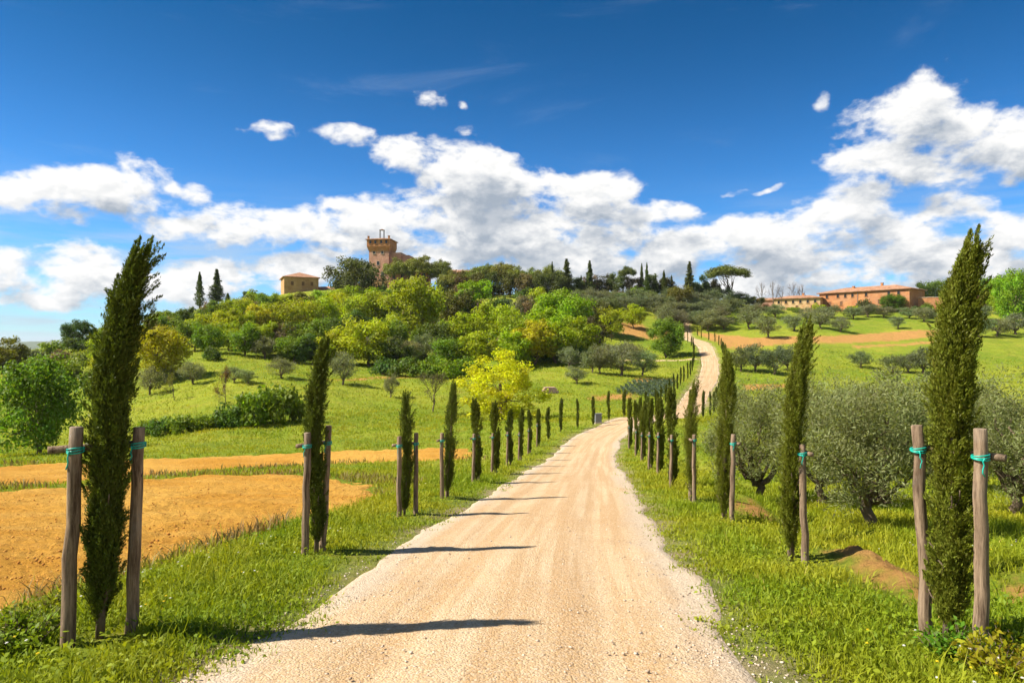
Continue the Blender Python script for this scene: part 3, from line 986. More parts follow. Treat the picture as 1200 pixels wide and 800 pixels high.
# ---------------------------------------------------------------- cypress avenue with stakes
ORD = ['first', 'second', 'third', 'fourth', 'fifth', 'sixth', 'seventh', 'eighth', 'ninth', 'tenth', 'eleventh', 'twelfth', 'thirteenth',
       'fourteenth', 'fifteenth', 'sixteenth', 'seventeenth', 'eighteenth', 'nineteenth', 'twentieth', 'twenty-first', 'twenty-second',
       'twenty-third', 'twenty-fourth', 'twenty-fifth', 'twenty-sixth', 'twenty-seventh', 'twenty-eighth', 'twenty-ninth', 'thirtieth',
       'thirty-first', 'thirty-second', 'thirty-third', 'thirty-fourth', 'thirty-fifth', 'thirty-sixth', 'thirty-seventh', 'thirty-eighth', 'thirty-ninth', 'fortieth',
       'forty-first', 'forty-second', 'forty-third', 'forty-fourth', 'forty-fifth', 'forty-sixth', 'forty-seventh', 'forty-eighth', 'forty-ninth', 'fiftieth']
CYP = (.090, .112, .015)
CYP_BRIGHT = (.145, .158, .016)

def post_mesh(rng, base, top, r, sides=12):
    t = np.linspace(0, 1, 9)
    pts = np.array(base)[None] * (1 - t[:, None]) + np.array(top)[None] * t[:, None]
    pts[1:-1, :2] += rng.normal(size=(7, 2)) * .006
    rad = r * (1.06 - .14 * t) * (1 + rng.normal(size=9) * .025)
    # chamfered cut end
    pts = np.vstack([pts, pts[-1] + (pts[-1] - pts[-2]) * .02]); rad = np.r_[rad, rad[-1] * .90]
    return tubes('post', [(pts, rad)], sides)

def tie_mesh(rng, c, r, tail=True):
    lines = []
    for k in range(3):
        a = np.linspace(0, 2 * math.pi * .98, 18)
        pts = np.c_[c[0] + np.cos(a) * (r + .007), c[1] + np.sin(a) * (r + .007), c[2] + (k - 1) * .012 + np.sin(a + k) * .008]
        lines.append((pts, np.full(18, .0055)))
    if tail:
        z = np.linspace(0, -.13, 6)
        lines.append((np.c_[c[0] - .02 + rng.normal(size=6) * .006, np.full(6, c[1] - r - .014) + rng.normal(size=6) * .004, c[2] + z], np.full(6, .005)))
    return tubes('tie', lines, 6)

def stake_frame(x, y, z, spec, label, rng, group='wooden support frames tied to the cypresses', bar_z=1.36, bar_over=(.10, .06)):
    """spec: list of (base offset, top offset, height, radius) in metres from the tree's foot"""
    e = empty('support_frame', (x, y, z)); tag(e, label, 'tree stake', group)
    at = []
    for (b_, t_, h, r) in spec:
        zb = Tz(x + b_[0], y + b_[1]) - z
        link('post', post_mesh(rng, (b_[0], b_[1], zb - .3), (t_[0], t_[1], zb + h), r), stakewood, e)
        k = (bar_z - zb) / h
        at.append((np.array([b_[0] + (t_[0] - b_[0]) * k, b_[1] + (t_[1] - b_[1]) * k, bar_z]), r))
    if len(at) == 2:
        d = at[1][0] - at[0][0]; d[2] = 0; L = np.linalg.norm(d); d /= L
        nrm = np.array([-d[1], d[0], 0]);
        nrm *= np.sign(nrm[1] + 1e-6)
        o = nrm * (at[0][1] + .024)
        a = at[0][0] - d * bar_over[0] + o + [0, 0, .005]; b_ = at[1][0] + d * bar_over[1] + o
        link('crossbar', tubes('crossbar', [(np.array([a, a * .66 + b_ * .34, a * .33 + b_ * .67, b_]), np.full(4, .027))], 10), stakewood, e)
    for c, r in at:
        link('tie', tie_mesh(rng, c, r * 1.0), tie_mat, e)
    return e

srng = np.random.default_rng(3)
# near trees, each with a mesh of its own: foot pixel, height, lean, radius, colour
hero = []
def hero_tree(px, py, side, topx, topy, rmax, seed, plumes, per, label, color, lean_extra=0.0, ln=.030, wd=.0085, low=.05, d=None, lin=.45):
    if d is None:
        x, y = ray_hit_fine(px, py)
    else:
        x, y = (px - CX) / FPX * d, d
    z = Tz(x, y)
    H = (CAM_Z - (topy - HY) / FPX * y) - z
    lean = (topx - px) / FPX * y
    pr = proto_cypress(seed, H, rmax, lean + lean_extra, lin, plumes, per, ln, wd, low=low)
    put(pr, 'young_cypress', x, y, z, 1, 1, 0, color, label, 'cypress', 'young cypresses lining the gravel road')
    hero.append((x, y))
    return x, y, z

LF = 'in the row beside the ploughed field'
LO = 'in the row beside the olive grove'
x, y, z = hero_tree(113, 748, 'L', 160, 274, .146, 11, 270, 520, 'tall dark cypress with windswept feathery tip, first ' + LF, CYP, .05, lin=.55)
stake_frame(x, y, z, [((-.125, -.16), (-.045, -.16), 1.58, .047), ((.19, .10), (.265, .10), 1.56, .044)], 'two weathered posts and a crossbar around the windswept cypress by the ploughed field', srng, bar_z=1.43, bar_over=(.16, .04))
x, y, z = hero_tree(368, 647, 'L', 382, 388, .134, 12, 200, 330, 'dark slightly leaning cypress, second ' + LF, CYP)
stake_frame(x, y, z, [((-.085, -.14), (-.042, -.14), 1.52, .047), ((.06, .14), (.15, .14), 1.62, .044)], 'pale post with teal tie hugging the second cypress ' + 'beside the ploughed field', srng, bar_z=1.38)
x, y, z = hero_tree(475, 604, 'L', 477, 455, .14, 13, 150, 200, 'short blunt topped cypress between two posts, third ' + LF, CYP)
stake_frame(x, y, z, [((-.10, -.12), (-.09, -.12), 1.45, .045), ((.16, .14), (.18, .14), 1.50, .043)], 'pair of posts holding the third cypress beside the ploughed field', srng, bar_z=1.30)
x, y, z = hero_tree(525, 583, 'L', 533, 443, .165, 14, 150, 200, 'bushy cypress taller than its neighbours, fourth ' + LF, CYP)
stake_frame(x, y, z, [((-.12, -.14), (-.12, -.14), 1.45, .045), ((-.03, .18), (-.03, .18), 1.42, .043)], 'post on the field side of the bushy fourth cypress by the field', srng, bar_z=1.30)
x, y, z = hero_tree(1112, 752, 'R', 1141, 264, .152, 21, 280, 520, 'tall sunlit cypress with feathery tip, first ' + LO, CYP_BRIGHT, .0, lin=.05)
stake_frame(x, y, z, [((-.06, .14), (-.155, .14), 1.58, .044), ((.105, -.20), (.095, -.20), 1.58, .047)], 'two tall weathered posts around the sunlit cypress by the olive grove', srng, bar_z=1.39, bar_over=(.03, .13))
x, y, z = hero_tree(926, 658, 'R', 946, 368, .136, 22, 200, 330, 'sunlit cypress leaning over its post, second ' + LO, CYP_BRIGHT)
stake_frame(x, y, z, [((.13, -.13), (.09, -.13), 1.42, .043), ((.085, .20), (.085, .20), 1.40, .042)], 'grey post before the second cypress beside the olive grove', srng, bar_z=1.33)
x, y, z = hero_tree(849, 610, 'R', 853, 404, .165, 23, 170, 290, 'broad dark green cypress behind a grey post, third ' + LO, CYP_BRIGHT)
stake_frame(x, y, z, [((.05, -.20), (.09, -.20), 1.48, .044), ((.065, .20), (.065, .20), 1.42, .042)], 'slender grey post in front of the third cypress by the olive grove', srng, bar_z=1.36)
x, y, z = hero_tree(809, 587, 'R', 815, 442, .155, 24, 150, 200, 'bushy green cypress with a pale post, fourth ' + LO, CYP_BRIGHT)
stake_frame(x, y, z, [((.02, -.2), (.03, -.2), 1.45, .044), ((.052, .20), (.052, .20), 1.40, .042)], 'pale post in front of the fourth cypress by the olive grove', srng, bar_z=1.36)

CYPV = [proto_cypress(100 + k, 2.7, .155 + .02 * (k % 2), .06 * (k - 1), .5, 90, 140, .07, .020) for k in range(4)]
FRAME = None
def far_cypress(x, y, H, label, color, rz, sx=1.0, frame=None, k=0):
    z = Tz(x, y)
    put(CYPV[k % 4], 'young_cypress', x, y, z, sx, H / 2.7, rz, color, label, 'cypress', 'young cypresses lining the gravel road')
    if frame:
        global FRAME
        if FRAME is None:
            FRAME = stake_frame(x, y, z, [((-.10, -.2), (-.08, -.2), 1.45, .045), ((.03, .20), (.03, .20), 1.42, .043)], frame, srng, bar_z=1.34)
        else:
            f = FRAME.copy(); COL.objects.link(f); f['label'] = frame
            f.location = (x, y, z); f.rotation_euler = (0, 0, rz * .1)
            for ch in FRAME.children:
                c = ch.copy(); COL.objects.link(c); c.parent = f

rr_ = random.Random(5)
def mixc(a, b, t): return tuple(a[i] * (1 - t) + b[i] * t for i in range(3))
# field-side row: feet read off the photograph, then along the road up the far slope
left_px = [(559, 567, 464), (580, 556, 468), (597, 547, 478), (610, 540, 476), (621, 532, 478), (631, 524, 477), (642, 517, 476), (657, 508, 465), (677, 503, 466), (695, 500, 463), (713, 494, 457), (731, 489, 455)]
n = 4
for (px, py, ty) in left_px:
    x, y = ray_hit(px, py, 2.5)
    H = CAM_Z - (ty - HY) / FPX * y - Tz(x, y)
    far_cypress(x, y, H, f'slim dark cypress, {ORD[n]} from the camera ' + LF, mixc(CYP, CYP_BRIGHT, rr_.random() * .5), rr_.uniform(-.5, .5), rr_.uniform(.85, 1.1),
                (f'wooden stakes tied to the {ORD[n]} cypress beside the ploughed field' if n < 10 else None), n)
    n += 1
s = 80.0
while s < 196:
    xx, yy, nx, ny = [float(v) for v in road_at(s)]
    x, y = xx - nx * 3.0, yy - ny * 3.0
    far_cypress(x, y, rr_.uniform(2.3, 3.1), f'small far cypress, {ORD[n]} from the camera ' + LF, mixc(CYP, CYP_BRIGHT, rr_.random() * .4), rr_.uniform(-1, 1), rr_.uniform(.8, 1.05), None, n)
    n += 1; s += rr_.uniform(4.3, 5.6)
right_px = [(788, 572, 450), (773, 557, 463), (762, 551, 465), (753, 542, 468), (746, 534, 467), (738, 526, 464)]
n = 4
for (px, py, ty) in right_px:
    x, y = ray_hit(px, py, 2.5)
    H = CAM_Z - (ty - HY) / FPX * y - Tz(x, y)
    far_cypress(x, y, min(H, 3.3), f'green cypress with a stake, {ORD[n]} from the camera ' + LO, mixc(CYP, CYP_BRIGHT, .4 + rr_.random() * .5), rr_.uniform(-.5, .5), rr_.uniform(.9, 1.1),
                f'wooden stakes tied to the {ORD[n]} cypress beside the olive grove', n)
    n += 1
s = float(road_off(np.array([x]), np.array([y]))[1][0]) + 4.0
while s < 196:
    xx, yy, nx, ny = [float(v) for v in road_at(s)]
    x, y = xx + nx * 3.1, yy + ny * 3.1
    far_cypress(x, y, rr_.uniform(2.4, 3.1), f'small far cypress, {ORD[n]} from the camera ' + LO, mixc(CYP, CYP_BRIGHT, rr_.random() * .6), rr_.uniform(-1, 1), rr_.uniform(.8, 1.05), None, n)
    n += 1; s += rr_.uniform(4.3, 5.4)

# ---------------------------------------------------------------- buildings on the ridge
def wall_material(name, a, b_, c=None, scale=1.0, brick=False):
    m, N, b = material(name, .9, .08)
    p = objpos(N)
    n = N.noise(p, .5 * scale, 6, .65)
    col = N.mix(N.step(n, .34, .66), a, b_)
    if c:
        col = N.mix(N.m('MULTIPLY', N.step(N.noise(p, .22 * scale, 4, .6), .50, .62), .8), col, c)
    vo = N.n('ShaderNodeTexVoronoi'); vo.inputs['Scale'].default_value = 2.4 * scale
    N.link(N.v('MULTIPLY', p, (1, 1, 2.2)), vo.inputs['Vector'])
    sc = N.n('ShaderNodeSeparateColor'); N.link(vo.outputs['Color'], sc.inputs[0])
    col = N.mix(N.m('MULTIPLY', sc.outputs[0], .35), col, tuple(x * .55 for x in a))
    N.link(col, b.inputs['Base Color'])
    bump(N, b, N.m('ADD', vo.outputs['Distance'], N.noise(p, 6, 5, .7)), .5, .06)
    return m

def roof_material():
    m, N, b = material('terracotta_tiles', .85, .1)
    p = objpos(N)
    w = N.n('ShaderNodeTexWave', wave_type='BANDS', bands_direction='X'); w.inputs['Scale'].default_value = 1.6; w.inputs['Distortion'].default_value = .4
    N.link(p, w.inputs['Vector'])
    col = N.mix(N.step(N.noise(p, .7, 6, .7), .3, .7), (.27, .125, .07), (.46, .26, .16))
    col = N.mix(N.m('MULTIPLY', N.step(N.noise(p, 3.0, 4, .7), .5, .7), .5), col, (.55, .40, .28))
    N.link(col, b.inputs['Base Color'])
    bump(N, b, w.outputs['Fac'], .7, .10)
    return m
TILES = roof_material()
BRICK = wall_material('orange_brick', (.40, .17, .075), (.50, .25, .11), (.42, .22, .12))
OCHRE = wall_material('ochre_plaster', (.50, .33, .16), (.60, .44, .26), (.48, .27, .13))
STONE = wall_material('tower_stone', (.46, .245, .17), (.56, .32, .23), (.38, .22, .165))
STONE2 = wall_material('warm_rubble', (.40, .235, .105), (.50, .32, .16), (.33, .18, .09))
PINK = wall_material('pink_plaster', (.45, .24, .18), (.52, .31, .24))
dark, N, b = material('dark_window', .25, .5); b.inputs['Base Color'].default_value = (.022, .02, .018, 1)
shut, N, b = material('brown_shutter', .7, .2)
N.link(N.mix(N.noise(objpos(N), 6, 3), (.12, .06, .03), (.17, .09, .05)), b.inputs['Base Color'])
trimm, N, b = material('pale_stone_trim', .85, .1)
N.link(N.mix(N.noise(objpos(N), 3, 4), (.42, .34, .26), (.52, .44, .35)), b.inputs['Base Color'])
metal, N, b = material('grey_metal', .45, .5); b.inputs['Base Color'].default_value = (.16, .15, .14, 1)

import bmesh
class Sh:
    """collects boxes and polygons into one mesh"""
    def __init__(s): s.v = []; s.f = []
    def box(s, x0, x1, y0, y1, z0, z1, taper=0.0):
        o = len(s.v); t = taper
        s.v += [(x0, y0, z0), (x1, y0, z0), (x1, y1, z0), (x0, y1, z0), (x0 - t, y0 - t, z1), (x1 + t, y0 - t, z1), (x1 + t, y1 + t, z1), (x0 - t, y1 + t, z1)]
        s.f += [tuple(o + k for k in q) for q in [(0, 3, 2, 1), (4, 5, 6, 7), (0, 1, 5, 4), (1, 2, 6, 5), (2, 3, 7, 6), (3, 0, 4, 7)]]
        return s
    def poly(s, pts, faces):
        o = len(s.v); s.v += [tuple(p) for p in pts]; s.f += [tuple(o + k for k in q) for q in faces]; return s
    def hip(s, x0, x1, y0, y1, z, h, over=.5, th=.18):
        x0 -= over; x1 += over; y0 -= over; y1 += over
        w = y1 - y0; l = x1 - x0
        if l >= w:
            r0, r1 = (x0 + w / 2, (y0 + y1) / 2), (x1 - w / 2, (y0 + y1) / 2)
        else:
            r0, r1 = ((x0 + x1) / 2, y0 + l / 2), ((x0 + x1) / 2, y1 - l / 2)
        P_ = [(x0, y0, z), (x1, y0, z), (x1, y1, z), (x0, y1, z), (x0, y0, z + th), (x1, y0, z + th), (x1, y1, z + th), (x0, y1, z + th), (*r0, z + th + h), (*r1, z + th + h)]
        side = [(4, 5, 9, 8), (5, 6, 9), (6, 7, 8, 9), (7, 4, 8)] if l >= w else [(4, 5, 8), (5, 6, 9, 8), (6, 7, 9), (7, 4, 8, 9)]
        return s.poly(P_, [(0, 3, 2, 1), (0, 1, 5, 4), (1, 2, 6, 5), (2, 3, 7, 6), (3, 0, 4, 7)] + side)
    def gable(s, x0, x1, y0, y1, z, h, over=.4, th=.16):
        """ridge along x"""
        x0 -= over; x1 += over; y0 -= over; y1 += over; m_ = (y0 + y1) / 2
        P_ = [(x0, y0, z), (x1, y0, z), (x1, y1, z), (x0, y1, z), (x0, y0, z + th), (x1, y0, z + th), (x1, y1, z + th), (x0, y1, z + th), (x0, m_, z + th + h), (x1, m_, z + th + h)]
        return s.poly(P_, [(0, 3, 2, 1), (0, 1, 5, 4), (2, 3, 7, 6), (4, 5, 9, 8), (6, 7, 8, 9), (0, 4, 8, 7, 3), (1, 2, 6, 9, 5)])
    def build(s, name, mat, parent, bev=0.0):
        me = bpy.data.meshes.new(name); me.from_pydata(s.v, [], s.f); me.update()
        return link(name, me, mat, parent)

def window(parent, x, z, w, h, y, glass=True, frame=trimm):
    """window on the wall facing -y at depth y: frame proud of the wall, dark pane, sill"""
    f = Sh(); t = .12
    f.box(x - w / 2 - t, x - w / 2, y - .09, y + .02, z, z + h).box(x + w / 2, x + w / 2 + t, y - .09, y + .02, z, z + h)
    f.box(x - w / 2 - t, x + w / 2 + t, y - .10, y + .02, z + h, z + h + t).box(x - w / 2 - t - .05, x + w / 2 + t + .05, y - .16, y + .02, z - t, z)
    fo = f.build('window', frame, parent)
    Sh().box(x - w / 2, x + w / 2, y - .035, y + .02, z, z + h).build('pane', dark if glass else shut, fo)
    return fo

def at_px(px, d):
    return (px - CX) / FPX * d, d
def z_px(py, d):
    return CAM_Z - (py - HY) / FPX * d

# --- castle with its tower
d = 254.0
kk = d / FPX
x, y = at_px(447.7, d)
zb = z_px(345, d)
e = empty('castle', (x, y, zb), R(-7)); tag(e, 'brick castle with a tall square tower and belfry crowning the hill', 'castle')
h = lambda py: z_px(py, d) - zb
hw = 3.75
Sh().box(-hw, hw, -hw, hw, -6, h(296)).build('tower', STONE, e)
Sh().box(-hw - .05, hw + .05, -hw - .05, hw + .05, h(296) + .003, h(290.5), .55).build('corbel', BRICK, e)
pw = hw + .62
Sh().box(-pw, pw, -pw, pw, h(290.5) + .003, h(282.8)).build('parapet', BRICK, e)
for wx in (-3.0, -1.1, 1.1, 3.0):
    window(e, wx, h(287.6), .75, 1.25, -pw, frame=BRICK)
for wz_, wx in ((h(299), 1.3), (h(312), -.3), (h(299), -1.8)):
    window(e, wx, wz_, .9, 1.4, -hw)
window(e, 1.5, h(326), 1.3, 2.0, -hw)
rf = Sh(); rf.hip(-pw, pw, -pw, pw, h(282.8) + .003, 1.0, .45, .22); rfo = rf.build('roof', TILES, e)
for cx_ in (-pw + .4, pw - .6):
    Sh().box(cx_ - .3, cx_ + .3, -pw + .5, -pw + 1.1, h(282.2), h(278.6)).box(cx_ - .4, cx_ + .4, -pw + .4, -pw + 1.2, h(278.6) + .003, h(278.6) + .15).build('chimney', BRICK, rfo)
bf = Sh(); bz0, bz1 = h(281.5), h(270.2)
for sx in (-1, 1):
    bf.box(sx * .72 - .19, sx * .72 + .19, -.24, .24, bz0, bz1)
bf.box(-1.0, 1.0, -.34, .34, bz1 + .003, bz1 + .22).box(-.84, .84, -.84, .84, bz0 - .4, bz0 + .5)
bfo = bf.build('belfry', metal, rfo); bfo.rotation_euler = (0, 0, R(22))
Sh().poly([(-.9, -.3, bz1 + .225), (.9, -.3, bz1 + .225), (.9, .3, bz1 + .225), (-.9, .3, bz1 + .225), (0, 0, bz1 + .6)], [(0, 1, 4), (1, 2, 4), (2, 3, 4), (3, 0, 4), (3, 2, 1, 0)]).build('cap', TILES, bfo)
Sh().box(hw + .01, hw + 4.3, -2.5, 4, -5, h(297.3)).box(hw + 4.32, hw + 7, -1.5, 5, -5, h(300)).build('wing', STONE, e)
Sh().box(hw - .3, hw + 15.0, -6.5, -.6, -6, h(319)).build('palace_wall', PINK, e)
for wx in (6.5, 9.6, 12.6, 15.6, 17.6):
    window(e, wx, h(329), 1.0, 1.9, -6.5, frame=PINK)
Sh().box(-5.5, 7.5, -8.5, -7.6, -8, h(331)).box(-9, -5.52, -8.4, -7.7, -8, h(334)).build('terrace_wall', STONE2, e)

# --- house with hipped roof left of the castle
d = 236.0; zb = z_px(350, d); h = lambda py: z_px(py, d) - zb
x, y = at_px(351, d)
e = empty('stone_house', (x, y, zb), R(24)); tag(e, 'square ochre stone house with a low hipped tile roof on the ridge', 'house')
Sh().box(-5.6, 5.6, -5.6, 5.6, -7, h(327)).build('wall', STONE2, e)
Sh().hip(-5.6, 5.6, -5.6, 5.6, h(327) + .003, 2.1, .55, .2).build('roof', TILES, e)
for wx in (-3, .5, 3.4): window(e, wx, h(336), .9, 1.3, -5.6, False, STONE2)
x, y = at_px(384, 238); zb = z_px(350, 238)
e = empty('farm_shed', (x, y, zb), R(-14)); tag(e, 'low shed with a red tiled roof between stone house and castle', 'shed')
Sh().box(-4.4, 4.4, -3, 3, -6, 2.6).build('wall', BRICK, e)
Sh().gable(-4.4, 4.4, -3, 3, 2.603, 1.5).build('roof', TILES, e)
window(e, .5, 1.0, .9, 1.1, -3, False, BRICK)
x, y = at_px(545, 250); zb = z_px(345, 250)
e = empty('tiled_house', (x, y, zb), R(8)); tag(e, 'house roof of red tiles peeping above the umbrella pines', 'house')
Sh().box(-4.5, 4.5, -4, 4, -5, 7.6).build('wall', BRICK, e)
Sh().gable(-4.5, 4.5, -4, 4, 7.603, 1.2).build('roof', TILES, e)
window(e, 1, 5.2, .9, 1.2, -4, True, BRICK)

# --- long farmhouse and its neighbours
d = 236.0; zb = z_px(363, d); h = lambda py: z_px(py, d) - zb
x, y = at_px(1020, d)
e = empty('farmhouse', (x, y, zb), R(-50) + R(90) - R(90)); tag(e, 'long two storey brick farmhouse with terracotta roof above the meadow', 'farmhouse')
L_, D_ = 29.5, 13.0
Sh().box(-L_ / 2, L_ / 2, -D_ / 2, D_ / 2, -4, h(342.6)).build('wall', BRICK, e)
rfo = Sh().hip(-L_ / 2, L_ / 2, -D_ / 2, D_ / 2, h(342.6) + .003, 1.9, .7, .22).build('roof', TILES, e)
Sh().box(-5.2, -4.5, -2.2, -1.5, h(341), h(335)).box(-5.3, -4.4, -2.3, -1.4, h(335) + .003, h(335) + .16).build('chimney', BRICK, rfo)
Sh().box(3.1, 3.8, .6, 1.3, h(339), h(332.5)).box(3.0, 3.9, .5, 1.4, h(332.5) + .003, h(332.5) + .16).build('chimney', BRICK, rfo)
for wx in (-12, -8.2, -5.6, -3.2, 1.3, 8.5, 11.5): window(e, wx, h(348.5), .85, 1.25, -D_ / 2, True, BRICK)
for wx in (-11, -7, 5.5): window(e, wx, h(357.5), .9, 1.4, -D_ / 2, False, BRICK)
Sh().box(-2.0, -.4, -D_ / 2 - .05, -D_ / 2 + .1, h(362), h(355.5)).build('door', shut, e)
Sh().box(-1.55, -1.43, -D_ / 2 - .16, -D_ / 2 - .04, h(362), h(342.8)).build('drainpipe', metal, e)

d = 244.0; zb = z_px(366, d); h = lambda py: z_px(py, d) - zb
x, y = at_px(936, d)
e = empty('cottage', (x, y, zb), R(-32)); tag(e, 'small ochre farm cottage with tile roof beside the long farmhouse', 'house')
Sh().box(-7.6, 7.6, -4, 4, -4, h(350.5)).build('wall', OCHRE, e)
rfo = Sh().hip(-7.6, 7.6, -4, 4, h(350.5) + .003, 1.1, .6, .2).build('roof', TILES, e)
Sh().box(1.2, 1.9, -.6, .1, h(349), h(344.3)).box(1.1, 2.0, -.7, .2, h(344.3) + .003, h(344.3) + .15).build('chimney', BRICK, rfo)
for wx in (-6, -3.6, -1.2, 1.2, 3.6, 6): window(e, wx, h(356), .8, 1.1, -4, True, OCHRE)
for wx in (-4.8, 0, 5): window(e, wx, h(362.5), .8, 1.2, -4, False, OCHRE)
x, y = at_px(905, 252); zb = z_px(362, 252)
e = empty('barn', (x, y, zb), R(-20)); tag(e, 'low pink barn half hidden behind bare trees and the cottage', 'barn')
Sh().box(-5, 5, -3, 3, -4, 3.0).build('wall', PINK, e)
Sh().gable(-5, 5, -3, 3, 3.003, .9).build('roof', TILES, e)
Sh().box(-3.2, -1.4, -3.06, -2.9, -.6, 1.8).build('door', shut, e)
# retaining walls right of the farmhouse
def garden_wall(pa, pb, da, db, py_top, label, mat, hh=2.0):
    a = np.array([*at_px(pa, da), z_px(py_top, da)]); b_ = np.array([*at_px(pb, db), z_px(py_top + 1.0, db)])
    dv = b_ - a; L = math.hypot(dv[0], dv[1])
    e = empty('garden_wall', (a[0], a[1], a[2] - hh), math.atan2(dv[1], dv[0])); tag(e, label, 'wall')
    n = 12; s = Sh()
    for k in range(n):
        x0, x1 = L * k / n, L * (k + 1) / n
        s.box(x0, x1 - .001, -.3, .3, -2.5, hh - dv[2] * 0 + .04 * (k % 3))
    s.build('masonry', mat, e)
    c = Sh()
    for k in range(n):
        c.box(L * k / n + .01, L * (k + 1) / n - .01, -.38, .38, hh + .04 * (k % 3) + .003, hh + .04 * (k % 3) + .14)
    c.build('coping', trimm, e)
garden_wall(1076, 1150, 222, 214, 349, 'orange terrace wall running from farmhouse behind the sunlit cypress', BRICK, 2.6)
garden_wall(1150, 1215, 224, 216, 346.5, 'low terrace wall below the wooded rise beside olives', OCHRE, 2.2)

# --- small utility cabinet and a heap of bricks in the meadow
x, y = ray_hit(701, 497)
e = empty('utility_box', (x, y, Tz(x, y)), R(8)); tag(e, 'small grey utility cabinet standing in grass at the road bend', 'utility box')
cab, N, b = material('grey_cabinet', .5, .4); b.inputs['Base Color'].default_value = (.17, .18, .19, 1)
Sh().box(-.26, .26, -.16, .16, .12, .78).build('body', cab, e)
Sh().box(-.30, .30, -.20, .20, .783, .84).build('lid', cab, e)
Sh().box(-.30, .30, -.2, .2, -.3, .117).build('plinth', trimm, e)
do = Sh().box(-.22, .22, -.178, -.162, .17, .74).build('door', cab, e)
Sh().box(.13, .17, -.20, -.18, .42, .52).build('handle', metal, do)
x, y = ray_hit(644, 460)
e = empty('brick_pile', (x, y, Tz(x, y)), R(15)); tag(e, 'pile of pinkish bricks lying on the green meadow', 'brick pile')
s = Sh(); rb = random.Random(2)
for lay in range(5):
    for i in range(7 - lay // 2):
        for j in range(3):
            a_, b_ = -1.0 + i * .30 + lay * .06 + rb.uniform(-.02, .02), -.5 + j * .34 + rb.uniform(-.02, .02)
            s.box(a_, a_ + .26, b_, b_ + .30, lay * .162 - .05, lay * .162 + .105)
s.build('bricks', wall_material('pale_bricks', (.52, .32, .27), (.58, .40, .33)), e)

# ---------------------------------------------------------------- trees and shrubs of the slope and the ridge
Y_ = (.41, .405, .012); YG = (.305, .365, .012); BG = (.225, .335, .012); G_ = (.160, .225, .018); DG = (.095, .150, .024)
OL = (.200, .225, .125); OLD = (.155, .180, .095); DK = (.115, .135, .040); BRN = (.20, .145, .075); PN = (.115, .145, .026); GOLD = (.64, .58, .012)
BL = [proto_broadleaf(40 + k, n=38 + 4 * k, trunk_h=.12 + .06 * (k % 2)) for k in range(5)]
BIG = [proto_broadleaf(60 + k, 7, 7, n=85, per=150, ln=.24, trunk_h=.08, rr=(.18, .34)) for k in range(2)]
GT = [proto_broadleaf(66, 7, 7, n=100, per=150, ln=.17, trunk_h=-.22, rr=(.11, .25))]
TALL = [proto_broadleaf(70 + k, 9, 5.5, n=46, per=110, ln=.34, trunk_h=.10, low=-.95) for k in range(2)]
BU = [proto_bush(80 + k) for k in range(4)]
OV = [proto_olive(90 + k) for k in range(4)]
UP = [proto_pine(20 + k) for k in range(3)]
DOME = [proto_pine(25 + k, 10, 10, .86, 100, 120, .40) for k in range(3)]
SP = [proto_spire(30 + k, ragged=.12 + .12 * k) for k in range(3)]
LY = [proto_layered(35 + k) for k in range(2)]
BA = [proto_bare(50 + k) for k in range(3)]
SPARSE = [proto_bare(55 + k, 5, 5, leafy=1600, ln=.15) for k in range(2)]
DIM = {id(q): s_ for L, s_ in ((BL, (7, 7)), (BIG, (7, 7)), (GT, (7, 7)), (TALL, (9, 5.5)), (BU, (2, 3)), (OV, (4, 4.4)), (UP, (10, 10)), (DOME, (10, 10)), (SP, (10, 2.6)), (LY, (11, 6)), (BA, (6, 4)), (SPARSE, (5, 5))) for q in L}
hr = random.Random(11)
KINDS = dict(broadleaf=(BL, 'broadleaf_tree', 'tree'), airy=(GT, 'broadleaf_tree', 'tree'), big=(BIG, 'broadleaf_tree', 'tree'), tall=(TALL, 'broadleaf_tree', 'tree'), bush=(BU, 'bush', 'bush'),
             olive=(OV, 'olive_tree', 'olive tree'), pine=(UP, 'umbrella_pine', 'pine'), dome=(DOME, 'umbrella_pine', 'pine'), spire=(SP, 'old_cypress', 'cypress'), fir=(LY, 'conifer', 'conifer'),
             bare=(BA, 'bare_tree', 'tree'), sparse=(SPARSE, 'sapling', 'sapling'))

def plant(kind, px, base, top, w, color, label, group=None):
    """base: ('d', distance) or foot pixel row; top pixel row and pixel width give the real size"""
    protos, name, cat = KINDS[kind]
    pr = protos[hr.randrange(len(protos))]
    if isinstance(base, tuple):
        x, y = at_px(px, base[1])
    else:
        x, y = ray_hit(px, base)
    z = Tz(x, y)
    if isinstance(base, tuple) and kind in ('broadleaf', 'tall', 'big') and w > 29:
        d = base[1]                       # stand it lower on the slope until it is as tall as it is wide
        while z_px(top, d) - z < .9 * w / FPX * d and d > max(116, base[1] * .78):
            d -= 1.5
            x, y = at_px(px, d); z = Tz(x, y)
    H0, W0 = DIM[id(pr)]
    H = max(.8, z_px(top, y) - z)
    Wd = w / FPX * y
    c = tuple(v * hr.uniform(.88, 1.12) for v in color)
    return put(pr, name, x, y, z, Wd / W0, H / H0, hr.uniform(0, 6.28), c, label, cat, group)

def row(kind, lst, phrase, group=None):
    """lst sorted by distance from the road; each gets its rank in the label"""
    for k, (px, base, top, w, col) in enumerate(lst):
        plant(kind, px, base, top, w, col, phrase.format(ORD[k]), group)

D = lambda v: ('d', v)
